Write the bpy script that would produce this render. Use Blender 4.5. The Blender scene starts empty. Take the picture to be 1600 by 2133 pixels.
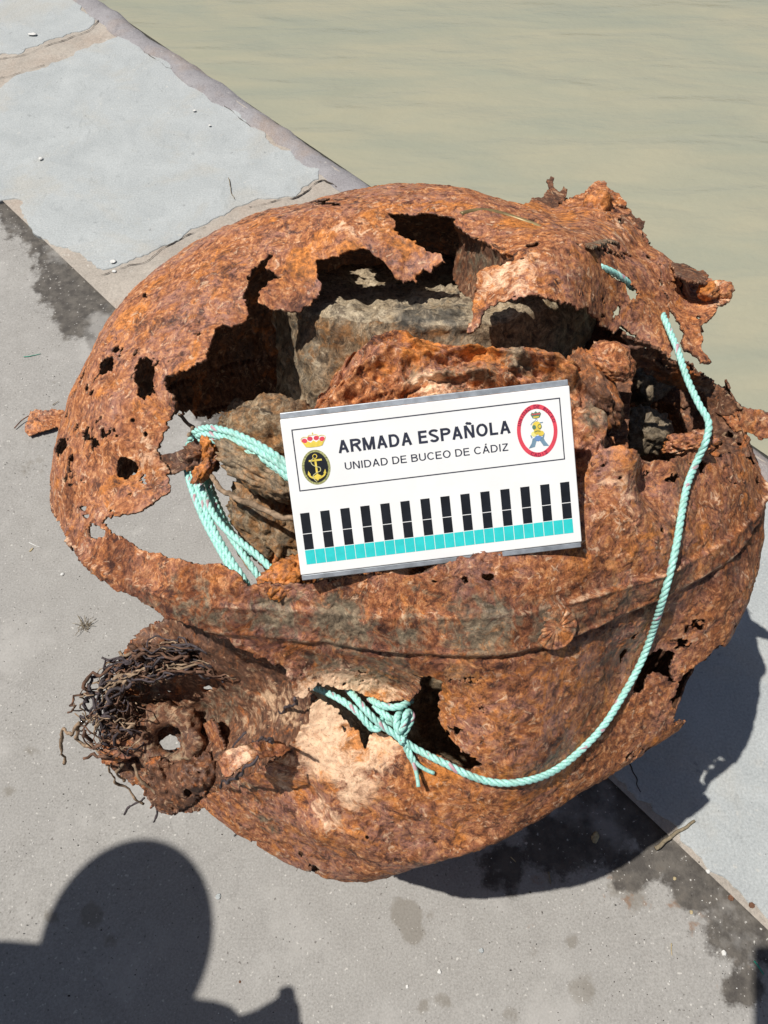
import bpy, bmesh, math, random
import numpy as np
from mathutils import Vector, Matrix

random.seed(7)
rng = np.random.default_rng(7)
scene = bpy.context.scene
COL = scene.collection

# ------------------------------------------------------------------ camera
PITCH = math.radians(58.0)
CAM = np.array([0.0, 0.0, 1.667])
FPX, CX, CY = 1600.0, 800.0, 1066.5
RIGHT = np.array([1.0, 0.0, 0.0])
FWD = np.array([0.0, math.cos(PITCH), -math.sin(PITCH)])
UP = np.array([0.0, math.sin(PITCH), math.cos(PITCH)])
cd = bpy.data.cameras.new('camera')
cam = bpy.data.objects.new('camera', cd)
COL.objects.link(cam)
cam.location = CAM
cam.rotation_euler = (math.pi / 2 - PITCH, 0, 0)
cd.sensor_fit = 'VERTICAL'
cd.sensor_height = 36.0
cd.lens = 36.0 * FPX / 2133.0
cd.clip_start = 0.02
cd.clip_end = 3000.0
scene.camera = cam

# ------------------------------------------------------------------ light
SUN_EL, SUN_AZ = math.radians(67.0), math.radians(187.0)
SUN = np.array([math.cos(SUN_EL) * math.cos(SUN_AZ), math.cos(SUN_EL) * math.sin(SUN_AZ), math.sin(SUN_EL)])
world = bpy.data.worlds.new('World')
scene.world = world
world.use_nodes = True
wn = world.node_tree
wn.nodes.clear()
sky = wn.nodes.new('ShaderNodeTexSky')
sky.sky_type = 'NISHITA'
sky.sun_disc = False
sky.sun_elevation = SUN_EL
sky.sun_rotation = math.atan2(SUN[0], SUN[1])
sky.air_density = 1.0
sky.dust_density = 1.5
bg = wn.nodes.new('ShaderNodeBackground')
bg.inputs['Strength'].default_value = 0.055
wo = wn.nodes.new('ShaderNodeOutputWorld')
wn.links.new(sky.outputs[0], bg.inputs[0])
wn.links.new(bg.outputs[0], wo.inputs[0])
sl = bpy.data.lights.new('sun', 'SUN')
sl.energy = 5.0
sl.angle = math.radians(0.53)
sl.color = (1.0, 0.96, 0.90)
so = bpy.data.objects.new('sun', sl)
COL.objects.link(so)
so.rotation_euler = Vector(SUN).to_track_quat('Z', 'Y').to_euler()
scene.view_settings.view_transform = 'Standard'
scene.view_settings.look = 'None'
scene.view_settings.exposure = 0.0
scene.view_settings.gamma = 1.0

# ------------------------------------------------------------------ geometry helpers
def rays(x, y):
    x = np.asarray(x, float); y = np.asarray(y, float)
    return FWD + RIGHT * ((x - CX) / FPX)[..., None] - UP * ((y - CY) / FPX)[..., None]

def at(x, y, d):                      # point seen at pixel x,y of the photo at depth d
    return CAM + rays(x, y) * np.asarray(d, float)[..., None]

def gnd(x, y, z=0.0):
    r = rays(x, y)
    return CAM + r * ((z - CAM[2]) / r[..., 2])[..., None]

def proj(P):
    q = P - CAM
    d = q @ FWD
    return CX + FPX * (q @ RIGHT) / d, CY - FPX * (q @ UP) / d, d

C0 = np.array([0.0414, 0.671, 0.525])
R0 = 0.55

def hit_depth(x, y, k=1.0, far=False):
    r = rays(x, y)
    o = CAM - C0
    a = (r * r).sum(-1); b = r @ o; c = o @ o - (R0 * k) ** 2
    q = np.maximum(b * b - a * c, 0)
    return (-b + (np.sqrt(q) if far else -np.sqrt(q))) / a

def hash3(i, j, k, seed):
    h = (i.astype(np.int64) * 374761393 + j.astype(np.int64) * 668265263 + k.astype(np.int64) * 2147483647 + seed * 974711) & 0xFFFFFFFF
    h = ((h ^ (h >> 13)) * 1274126177) & 0xFFFFFFFF
    h = ((h ^ (h >> 16)) * 2246822519) & 0xFFFFFFFF
    return (h ^ (h >> 15)) & 0xFFFFFFFF

def vnoise(P, scale, seed=0):
    p = P * scale
    f = np.floor(p); t = p - f
    i = f.astype(np.int64)
    t = t * t * t * (t * (t * 6 - 15) + 10)
    out = 0
    for dx in (0, 1):
        for dy in (0, 1):
            for dz in (0, 1):
                w = (t[:, 0] if dx else 1 - t[:, 0]) * (t[:, 1] if dy else 1 - t[:, 1]) * (t[:, 2] if dz else 1 - t[:, 2])
                out = out + w * hash3(i[:, 0] + dx, i[:, 1] + dy, i[:, 2] + dz, seed)
    return out / 4294967295.0 * 2 - 1

def fbm(P, scale, octv=4, seed=0, gain=0.5):
    a, s, amp = 0, scale, 1.0
    for o in range(octv):
        a = a + amp * vnoise(P, s, seed + o * 17)
        s *= 2.03; amp *= gain
    return a

def poly_sd(x, y, poly):
    """signed distance in pixels, positive inside the polygon"""
    P = np.asarray(poly, float)
    n = len(P)
    d2 = np.full(x.shape, 1e12)
    inside = np.zeros(x.shape, bool)
    for a in range(n):
        x0, y0 = P[a]; x1, y1 = P[(a + 1) % n]
        ex, ey = x1 - x0, y1 - y0
        L = ex * ex + ey * ey
        if L == 0: continue
        t = np.clip(((x - x0) * ex + (y - y0) * ey) / L, 0, 1)
        d2 = np.minimum(d2, (x - x0 - t * ex) ** 2 + (y - y0 - t * ey) ** 2)
        c = ((y0 > y) != (y1 > y))
        if ey != 0:
            inside ^= c & (x < x0 + (y - y0) * ex / ey)
    d = np.sqrt(d2)
    return np.where(inside, d, -d)

def smin(a, b, k):
    h = np.clip(0.5 + 0.5 * (b - a) / k, 0, 1)
    return b * (1 - h) + a * h - k * h * (1 - h)

def smooth(a, b, x):
    t = np.clip((x - a) / (b - a), 0, 1)
    return t * t * (3 - 2 * t)

def clip_tris(V, T, f, extra):
    """keep where f > 0, cutting triangles along f = 0; extra = arrays carried along"""
    k = f > 0
    c = k[T].sum(1)
    full = T[c == 3]
    part = T[(c == 1) | (c == 2)]
    if len(part):
        kk = k[part]
        one = kk.sum(1) == 1
        odd = np.where(one[:, None], kk, ~kk).argmax(1)
        r = np.arange(len(part))
        a = part[r, odd]; b = part[r, (odd + 1) % 3]; d = part[r, (odd + 2) % 3]
        E1 = np.sort(np.stack([a, b], 1), 1); E2 = np.sort(np.stack([a, d], 1), 1)
        E = np.concatenate([E1, E2])
        key = E[:, 0].astype(np.int64) * (len(V) + 1) + E[:, 1]
        uk, idx, inv = np.unique(key, return_index=True, return_inverse=True)
        ue = E[idx]
        t = (f[ue[:, 0]] / (f[ue[:, 0]] - f[ue[:, 1]]))
        t = np.clip(t, 0.02, 0.98)[:, None]
        nv = V[ue[:, 0]] * (1 - t) + V[ue[:, 1]] * t
        extra = [np.concatenate([e, e[ue[:, 0]] * (1 - t) + e[ue[:, 1]] * t]) for e in extra]
        base = len(V)
        V = np.concatenate([V, nv])
        m = len(part)
        p = base + inv[:m]; q = base + inv[m:]
        tri = [full]
        tri.append(np.stack([a, p, q], 1)[one])
        o2 = ~one
        tri.append(np.stack([p, b, d], 1)[o2])
        tri.append(np.stack([p, d, q], 1)[o2])
        T = np.concatenate(tri)
    else:
        T = full
    used = np.unique(T)
    remap = np.full(len(V), -1); remap[used] = np.arange(len(used))
    return V[used], remap[T], [e[used] for e in extra]

def drop_islands(V, T, extra, min_tris=60):
    n = len(V)
    lab = np.arange(n)
    for _ in range(400):
        m = lab[T].min(1)
        new = lab.copy()
        for c in range(3):
            np.minimum.at(new, T[:, c], m)
        new = new[new]
        if (new == lab).all(): break
        lab = new
    tl = lab[T[:, 0]]
    u, cnt = np.unique(tl, return_counts=True)
    keep = np.isin(tl, u[cnt >= min_tris])
    T = T[keep]
    used = np.unique(T)
    remap = np.full(n, -1); remap[used] = np.arange(len(used))
    return V[used], remap[T], [e[used] for e in extra]

def vnormals(V, T):
    fn = np.cross(V[T[:, 1]] - V[T[:, 0]], V[T[:, 2]] - V[T[:, 0]])
    N = np.zeros_like(V)
    for c in range(3):
        for a in range(3):
            N[:, a] += np.bincount(T[:, c], fn[:, a], len(V))
    return N / np.maximum(np.linalg.norm(N, axis=1, keepdims=True), 1e-12)

def thicken(V, T, th, extra):
    """closed sheet: the surface, its offset copy and the torn rim between them"""
    N = vnormals(V, T)
    th = np.asarray(th, float)
    if th.ndim == 1: th = th[:, None]
    V2 = V - N * th
    n = len(V)
    E = np.concatenate([T[:, [0, 1]], T[:, [1, 2]], T[:, [2, 0]]])
    S = np.sort(E, 1)
    key = S[:, 0].astype(np.int64) * n + S[:, 1]
    u, idx, cnt = np.unique(key, return_index=True, return_counts=True)
    B = E[idx[cnt == 1]]
    rim = np.concatenate([np.stack([B[:, 1], B[:, 0], B[:, 0] + n], 1), np.stack([B[:, 1], B[:, 0] + n, B[:, 1] + n], 1)])
    VV = np.concatenate([V, V2])
    TT = np.concatenate([T, T[:, ::-1] + n, rim])
    side = np.concatenate([np.zeros(len(T)), np.ones(len(T)), np.ones(len(rim))]).astype(np.int32)
    return VV, TT, side, [np.concatenate([e, e]) for e in extra]

def mesh_obj(name, V, F, mats, parent=None, smooth_=True, tint=None, mi=None):
    me = bpy.data.meshes.new(name)
    V = np.asarray(V, np.float32)
    if isinstance(F, np.ndarray):
        n, k = F.shape
        me.vertices.add(len(V)); me.vertices.foreach_set('co', V.ravel())
        me.loops.add(n * k); me.loops.foreach_set('vertex_index', F.astype(np.int32).ravel())
        me.polygons.add(n)
        me.polygons.foreach_set('loop_start', np.arange(0, n * k, k, dtype=np.int32))
        me.update(calc_edges=True)
    else:
        me.from_pydata([tuple(map(float, v)) for v in V], [], [tuple(int(i) for i in f) for f in F])
        me.update()
    for m in (mats if isinstance(mats, (list, tuple)) else [mats]):
        me.materials.append(m)
    if mi is not None:
        me.polygons.foreach_set('material_index', np.asarray(mi, np.int32))
    if smooth_:
        me.polygons.foreach_set('use_smooth', np.ones(len(me.polygons), bool))
    if tint is not None:
        at_ = me.attributes.new('tint', 'FLOAT_COLOR', 'POINT')
        c4 = np.zeros((len(V), 4), np.float32); c4[:, :tint.shape[1]] = tint
        at_.data.foreach_set('color', c4.ravel())
    o = bpy.data.objects.new(name, me)
    COL.objects.link(o)
    if parent: o.parent = parent
    return o

def empty(name, loc=(0, 0, 0)):
    o = bpy.data.objects.new(name, None)
    COL.objects.link(o)
    o.location = loc
    o.empty_display_size = 0.05
    return o

def tag(o, label=None, cat=None, group=None, kind=None):
    if label: o['label'] = label
    if cat: o['category'] = cat
    if group: o['group'] = group
    if kind: o['kind'] = kind
    return o

def keep_parent(o, p):
    """parent without moving (p is an unrotated Empty)"""
    o.parent = p
    o.matrix_parent_inverse = Matrix.Translation(Vector(p.location)).inverted()
    return o

def grid_tris(nx, ny):
    i = np.arange(ny - 1)[:, None] * nx + np.arange(nx - 1)[None]
    i = i.ravel()
    return np.concatenate([np.stack([i, i + 1, i + nx + 1], 1), np.stack([i, i + nx + 1, i + nx], 1)])

def catmull(P, step):
    P = np.asarray(P, float)
    Q = np.concatenate([[2 * P[0] - P[1]], P, [2 * P[-1] - P[-2]]])
    out = []
    for a in range(1, len(Q) - 2):
        n = max(2, int(np.linalg.norm(Q[a + 1] - Q[a]) / step))
        t = np.linspace(0, 1, n, endpoint=False)[:, None]
        p0, p1, p2, p3 = Q[a - 1], Q[a], Q[a + 1], Q[a + 2]
        out.append(0.5 * (2 * p1 + (p2 - p0) * t + (2 * p0 - 5 * p1 + 4 * p2 - p3) * t ** 2 + (3 * p1 - p0 - 3 * p2 + p3) * t ** 3))
    out.append(P[-1:])
    return np.concatenate(out)

def frames(P):
    T = np.gradient(P, axis=0)
    T /= np.maximum(np.linalg.norm(T, axis=1, keepdims=True), 1e-9)
    a = np.array([0.3, 0.2, 1.0])
    U = np.zeros_like(P); u = np.cross(T[0], a); u /= np.linalg.norm(u)
    for i in range(len(P)):
        u = u - T[i] * (u @ T[i]); u /= np.linalg.norm(u); U[i] = u
    return T, U, np.cross(T, U)

def tube(P, rad, ns=8, cap=True):
    P = np.asarray(P, float)
    n = len(P)
    rad = np.broadcast_to(np.asarray(rad, float), (n,))
    T, U, W = frames(P)
    a = np.linspace(0, 2 * np.pi, ns, endpoint=False)
    V = P[:, None] + rad[:, None, None] * (U[:, None] * np.cos(a)[None, :, None] + W[:, None] * np.sin(a)[None, :, None])
    V = V.reshape(-1, 3)
    i = np.arange(n - 1)[:, None] * ns; j = np.arange(ns)[None]; j2 = (j + 1) % ns
    Q = np.stack([i + j, i + j2, i + ns + j2, i + ns + j], -1).reshape(-1, 4)
    Tq = np.concatenate([Q[:, [0, 1, 2]], Q[:, [0, 2, 3]]])
    if cap:
        c0, c1 = len(V), len(V) + 1
        V = np.concatenate([V, P[:1], P[-1:]])
        jj = np.arange(ns); jn = (jj + 1) % ns
        Tq = np.concatenate([Tq, np.stack([np.full(ns, c0), jn, jj], 1), np.stack([np.full(ns, c1), (n - 1) * ns + jj, (n - 1) * ns + jn], 1)])
    return V, Tq

def join(parts):
    Vs, Ts, o = [], [], 0
    for V, T in parts:
        Vs.append(V); Ts.append(T + o); o += len(V)
    return np.concatenate(Vs), np.concatenate(Ts)

_ico = {}
def ico(sub):
    if sub not in _ico:
        bm = bmesh.new()
        bmesh.ops.create_icosphere(bm, subdivisions=sub, radius=1.0)
        bm.verts.ensure_lookup_table()
        V = np.array([v.co[:] for v in bm.verts]); T = np.array([[v.index for v in f.verts] for f in bm.faces])
        bm.free(); _ico[sub] = (V, T)
    return _ico[sub][0].copy(), _ico[sub][1].copy()

# ------------------------------------------------------------------ materials
def new_mat(name):
    m = bpy.data.materials.new(name); m.use_nodes = True
    nt = m.node_tree
    b = nt.nodes['Principled BSDF']
    return m, nt, b

class NB:
    def __init__(s, nt): s.nt = nt
    def n(s, t, **kw):
        nd = s.nt.nodes.new(t)
        for k, v in kw.items(): setattr(nd, k, v)
        return nd
    def l(s, a, b): s.nt.links.new(a, b)
    def noise(s, vec, scale, detail=5, rough=0.55, dist=0.0):
        nd = s.n('ShaderNodeTexNoise')
        nd.inputs['Scale'].default_value = scale; nd.inputs['Detail'].default_value = detail
        nd.inputs['Roughness'].default_value = rough; nd.inputs['Distortion'].default_value = dist
        s.l(vec, nd.inputs['Vector']); return nd.outputs[0]
    def ramp(s, fac, stops):
        nd = s.n('ShaderNodeValToRGB'); cr = nd.color_ramp
        while len(cr.elements) < len(stops): cr.elements.new(0.5)
        for e, (p, c) in zip(cr.elements, stops):
            e.position = p
            e.color = (c, c, c, 1) if isinstance(c, (int, float)) else (*c, 1)
        s.l(fac, nd.inputs[0]); return nd.outputs[0]
    def mix(s, fac, a, b, mode='MIX'):
        nd = s.n('ShaderNodeMix', data_type='RGBA', blend_type=mode)
        for k, v in ((0, fac), (6, a), (7, b)):
            if hasattr(v, 'is_linked'): s.l(v, nd.inputs[k])
            elif k == 0: nd.inputs[0].default_value = v
            else: nd.inputs[k].default_value = (*v, 1)
        return nd.outputs[2]
    def math(s, op, a, b=None):
        nd = s.n('ShaderNodeMath', operation=op)
        for k, v in ((0, a), (1, b)):
            if v is None: continue
            if hasattr(v, 'is_linked'): s.l(v, nd.inputs[k])
            else: nd.inputs[k].default_value = v
        return nd.outputs[0]
    def mapping(s, vec, scale=(1, 1, 1), rot=(0, 0, 0)):
        nd = s.n('ShaderNodeMapping')
        nd.inputs['Scale'].default_value = scale; nd.inputs['Rotation'].default_value = rot
        s.l(vec, nd.inputs['Vector']); return nd.outputs[0]
    def bump(s, h, strength, dist, normal=None):
        nd = s.n('ShaderNodeBump'); nd.inputs['Strength'].default_value = strength; nd.inputs['Distance'].default_value = dist
        s.l(h, nd.inputs['Height'])
        if normal is not None: s.l(normal, nd.inputs['Normal'])
        return nd.outputs[0]

def rust_mat(name, dark, mid, light, purple, pale=(0.62, 0.40, 0.24), vivid=(0.52, 0.16, 0.035), grey=(0.16, 0.13, 0.085), relief=1.0, wet=0.0):
    m, nt, b = new_mat(name); g = NB(nt)
    tc = g.n('ShaderNodeTexCoord').outputs['Object']
    at_ = g.n('ShaderNodeAttribute', attribute_name='tint')
    sep = g.n('ShaderNodeSeparateColor'); g.l(at_.outputs['Color'], sep.inputs[0])
    warp = g.n('ShaderNodeVectorMath', operation='ADD')
    wn_ = g.n('ShaderNodeTexNoise'); wn_.inputs['Scale'].default_value = 26; wn_.inputs['Detail'].default_value = 3
    g.l(tc, wn_.inputs['Vector'])
    ws = g.n('ShaderNodeVectorMath', operation='SCALE'); ws.inputs['Scale'].default_value = 0.022
    g.l(wn_.outputs[1], ws.inputs[0]); g.l(tc, warp.inputs[0]); g.l(ws.outputs[0], warp.inputs[1])
    wv = warp.outputs[0]
    big = g.noise(wv, 7.5, 7, 0.62)
    med = g.noise(wv, 38, 7, 0.66, 0.6)
    fib = g.noise(g.mapping(wv, (260, 90, 170), (0.4, 0.3, 0.7)), 1.0, 6, 0.74, 0.5)
    fine = g.noise(tc, 330, 4, 0.7)
    gr = g.noise(wv, 115, 10, 0.78, 0.25)
    br = tuple(0.45 * d_ + 0.55 * m_ for d_, m_ in zip(dark, mid))
    col = g.ramp(gr, [(0.36, dark), (0.44, br), (0.51, mid), (0.60, light), (0.68, tuple(0.5 * l_ + 0.5 * p_ for l_, p_ in zip(light, pale)))])
    # whole regions turned purplish
    pcol = g.ramp(gr, [(0.37, tuple(c * 0.7 for c in dark)), (0.48, purple), (0.59, tuple(0.6 * p_ + 0.4 * l_ for p_, l_ in zip(purple, light))), (0.69, tuple(0.35 * p_ + 0.65 * l_ for p_, l_ in zip(purple, pale)))])
    pf = g.ramp(med, [(0.40, 0.0), (0.56, 1.0)])
    col = g.mix(g.math('MULTIPLY', g.ramp(big, [(0.41, 0.0), (0.57, 0.88)]), pf), col, pcol)
    # patches: vivid fresh rust, dark bare scale, pale crust, each with torn borders
    vp = g.noise(wv, 17, 8, 0.70, 0.9)
    vcol = g.ramp(gr, [(0.36, tuple(c * 0.35 for c in vivid)), (0.50, tuple(c * 0.85 for c in vivid)), (0.64, tuple(min(1, c * 1.35) for c in vivid))])
    col = g.mix(g.ramp(vp, [(0.55, 0.0), (0.63, 0.75)]), col, vcol)
    dp = g.noise(wv, 29, 9, 0.72, 0.7)
    dcol = g.ramp(gr, [(0.40, tuple(c * 0.5 for c in dark)), (0.55, tuple(c * 1.5 for c in dark)), (0.68, mid)])
    col = g.mix(g.ramp(dp, [(0.38, 0.9), (0.445, 0.0)]), col, dcol)
    # runs and streaks down the plate
    stv = g.noise(g.mapping(wv, (120, 120, 16)), 1.0, 5, 0.65, 0.5)
    col = g.mix(g.ramp(stv, [(0.57, 0.0), (0.66, 0.65)]), col, g.mix(0.5, light, vivid))
    col = g.mix(g.ramp(stv, [(0.34, 0.7), (0.42, 0.0)]), col, dark)
    # flaky fibres
    col = g.mix(g.ramp(fib, [(0.57, 0.0), (0.65, 0.4)]), col, tuple(min(1, c * 1.1) for c in light))
    col = g.mix(g.ramp(fib, [(0.36, 0.6), (0.43, 0.0)]), col, dark)
    # crusty pale scale in small islands, spread wider to imitate whitish highlights
    isl = g.noise(wv, 70, 7, 0.66, 1.2)
    col = g.mix(g.ramp(isl, [(0.585, 0.0), (0.64, 0.75)]), col, g.ramp(gr, [(0.4, tuple(c * 0.6 for c in pale)), (0.62, pale)]))
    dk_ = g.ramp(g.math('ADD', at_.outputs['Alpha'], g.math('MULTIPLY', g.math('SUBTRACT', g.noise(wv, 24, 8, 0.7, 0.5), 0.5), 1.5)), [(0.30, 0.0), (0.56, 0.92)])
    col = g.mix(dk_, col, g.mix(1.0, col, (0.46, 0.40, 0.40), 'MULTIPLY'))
    # painted tints: pale crust, grey-green growth, vivid orange rust
    brk = g.noise(wv, 52, 6, 0.68, 0.8)
    def masked(ch, lo=0.35):
        a = g.math('ADD', sep.outputs[ch], g.math('MULTIPLY', g.math('SUBTRACT', brk, 0.5), 1.7))
        return g.ramp(a, [(lo, 0.0), (lo + 0.28, 1.0)])
    pc = g.ramp(gr, [(0.38, tuple(0.5 * c + 0.5 * m_ for c, m_ in zip(pale, mid))), (0.50, pale), (0.64, tuple(min(1, c * 1.12 + .04) for c in pale))])
    col = g.mix(masked(0), col, pc)
    gc = g.ramp(gr, [(0.38, tuple(c * 0.4 for c in grey)), (0.50, grey), (0.62, tuple(c * 2.0 for c in grey))])
    col = g.mix(g.math('MULTIPLY', masked(1), 0.85), col, gc)
    vc = g.ramp(gr, [(0.37, tuple(c * 0.18 for c in vivid)), (0.47, tuple(c * 0.55 for c in vivid)), (0.56, vivid), (0.66, tuple(min(1, c * 1.3 + .04) for c in vivid))])
    col = g.mix(g.math('MULTIPLY', masked(2), 0.9), col, vc)
    col = g.mix(g.ramp(fine, [(0.34, 0.5), (0.42, 0.0)]), col, tuple(c * 0.55 for c in dark))
    g.l(col, b.inputs['Base Color'])
    b.inputs['Specular IOR Level'].default_value = 0.4
    g.l(g.ramp(big, [(0.44, 0.85), (0.60, 0.42)]), b.inputs['Roughness'])
    h = g.math('ADD', g.math('MULTIPLY', fib, 0.45), g.math('ADD', g.math('MULTIPLY', isl, 1.1), g.math('MULTIPLY', fine, 0.35)))
    h = g.math('ADD', h, g.math('ADD', g.math('MULTIPLY', gr, 1.4), g.math('MULTIPLY', g.ramp(dp, [(0.40, 0.0), (0.46, 1.0)]), 0.35)))
    g.l(g.bump(h, 0.42 * relief, 0.0030), b.inputs['Normal'])
    return m

M = {}
M['rust'] = rust_mat('rust', (0.062, 0.021, 0.013), (0.36, 0.118, 0.038), (0.63, 0.295, 0.125), (0.32, 0.150, 0.115), pale=(0.88, 0.58, 0.37), vivid=(0.66, 0.225, 0.040))
M['rust_in'] = rust_mat('rust_inner', (0.045, 0.022, 0.014), (0.15, 0.06, 0.028), (0.26, 0.13, 0.07), (0.10, 0.05, 0.035))  # darker copy of the rust, interior shade put into its colour
M['crust'] = rust_mat('charge_crust', (0.050, 0.034, 0.021), (0.215, 0.145, 0.080), (0.43, 0.32, 0.20), (0.17, 0.14, 0.10), pale=(0.52, 0.42, 0.285), vivid=(0.33, 0.145, 0.04), grey=(0.055, 0.053, 0.043), relief=1.3)
M['wood'] = rust_mat('wood_crust', (0.09, 0.065, 0.042), (0.36, 0.28, 0.18), (0.58, 0.47, 0.32), (0.30, 0.25, 0.175), pale=(0.64, 0.53, 0.37), vivid=(0.30, 0.20, 0.10), grey=(0.06, 0.055, 0.045), relief=1.2)

def simple(name, col, rough=0.6, spec=0.4, metal=0.0, var=0.0, vs=40, bump=0.0):
    m, nt, b = new_mat(name); g = NB(nt)
    b.inputs['Roughness'].default_value = rough; b.inputs['Specular IOR Level'].default_value = spec; b.inputs['Metallic'].default_value = metal
    tc = g.n('ShaderNodeTexCoord').outputs['Object']
    nz = g.noise(tc, vs, 5, 0.6)
    g.l(g.mix(g.ramp(nz, [(0.35, 0.0), (0.65, 1.0)]), tuple(c * (1 - var) for c in col), tuple(min(1, c * (1 + var)) for c in col)), b.inputs['Base Color'])
    if bump: g.l(g.bump(nz, 0.6, bump), b.inputs['Normal'])
    return m

# ------------------------------------------------------------------ the quay and the water
EO = gnd(800.0, 390.0)[:2]                         # a point of the quay's edge
EU = gnd(800.0, 390.0)[:2] - gnd(220.0, 0.0)[:2]; EU /= np.linalg.norm(EU)
EV = np.array([EU[1], -EU[0]])                      # inland
if EV @ (-EO) < 0: EV = -EV
def quay(u, v): return EO + EU * u + EV * v
def to_uv(p): q = np.asarray(p)[..., :2] - EO; return q @ EU, q @ EV
vJ = float(np.mean([to_uv(gnd(*p))[1] for p in [(0., 440.), (245., 655.), (1430., 1752.), (1600., 1895.)]]))
VC = 0.125                                          # inner line of the coping

def concrete_mat():
    m, nt, b = new_mat('quay_concrete'); g = NB(nt)
    tc = g.n('ShaderNodeTexCoord').outputs['Object']
    big = g.noise(tc, 2.2, 5, 0.6); med = g.noise(tc, 16, 6, 0.62); fine = g.noise(tc, 240, 4, 0.7); sp = g.noise(tc, 120, 2, 0.5)
    col = g.ramp(med, [(0.30, (0.245, 0.232, 0.212)), (0.70, (0.335, 0.322, 0.298))])
    col = g.mix(g.ramp(big, [(0.42, 0.0), (0.62, 0.55)]), col, (0.285, 0.275, 0.258))
    col = g.mix(0.45, col, g.ramp(fine, [(0.3, (0.17, 0.163, 0.15)), (0.7, (0.45, 0.435, 0.41))]))
    at_ = g.n('ShaderNodeAttribute', attribute_name='tint'); sep = g.n('ShaderNodeSeparateColor'); g.l(at_.outputs['Color'], sep.inputs[0])
    e = g.noise(tc, 9, 9, 0.70); e2 = g.noise(tc, 30, 6, 0.66)
    st = g.ramp(g.math('ADD', sep.outputs[1], g.math('MULTIPLY', g.math('SUBTRACT', e, 0.5), 1.5)), [(0.36, 0.0), (0.52, 0.55)])
    col = g.mix(st, col, (0.165, 0.145, 0.115))
    ru = g.ramp(g.math('ADD', sep.outputs[2], g.math('MULTIPLY', g.math('SUBTRACT', e2, 0.5), 2.0)), [(0.42, 0.0), (0.60, 0.7)])
    col = g.mix(ru, col, (0.20, 0.115, 0.065))
    damp = g.ramp(g.math('ADD', sep.outputs[0], g.math('MULTIPLY', g.math('SUBTRACT', e, 0.5), 1.3)), [(0.40, 0.0), (0.53, 1.0)])
    dirt = g.mix(g.ramp(e2, [(0.4, 0.0), (0.62, 1.0)]), (0.055, 0.048, 0.041), (0.115, 0.102, 0.086))
    col = g.mix(g.math('MULTIPLY', damp, 0.96), col, dirt)
    # trodden cracks and pores
    vo = g.n('ShaderNodeTexVoronoi', feature='DISTANCE_TO_EDGE'); vo.inputs['Scale'].default_value = 2.1
    wv2 = g.n('ShaderNodeVectorMath', operation='ADD'); nn = g.n('ShaderNodeTexNoise'); nn.inputs['Scale'].default_value = 5; nn.inputs['Detail'].default_value = 6
    sc2 = g.n('ShaderNodeVectorMath', operation='SCALE'); sc2.inputs['Scale'].default_value = 0.5
    g.l(tc, nn.inputs['Vector']); g.l(nn.outputs[1], sc2.inputs[0]); g.l(tc, wv2.inputs[0]); g.l(sc2.outputs[0], wv2.inputs[1]); g.l(wv2.outputs[0], vo.inputs['Vector'])
    col = g.mix(g.math('MULTIPLY', g.ramp(vo.outputs['Distance'], [(0.003, 1.0), (0.010, 0.0)]), g.ramp(big, [(0.50, 0.0), (0.60, 0.16)])), col, (0.14, 0.13, 0.12))
    pa = g.noise(tc, 5, 6, 0.62)
    col = g.mix(g.ramp(pa, [(0.55, 0.0), (0.66, 0.5)]), col, (0.40, 0.385, 0.36))
    col = g.mix(g.ramp(sp, [(0.69, 0.0), (0.72, 0.8)]), col, (0.52, 0.50, 0.46))
    col = g.mix(g.ramp(sp, [(0.27, 0.75), (0.30, 0.0)]), col, (0.12, 0.11, 0.10))
    g.l(col, b.inputs['Base Color'])
    g.l(g.math('SUBTRACT', 0.88, g.math('MULTIPLY', damp, 0.25)), b.inputs['Roughness'])
    b.inputs['Specular IOR Level'].default_value = 0.3
    g.l(g.bump(g.math('ADD', fine, g.math('MULTIPLY', med, 2.0)), 0.45, 0.002), b.inputs['Normal'])
    return m

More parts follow.
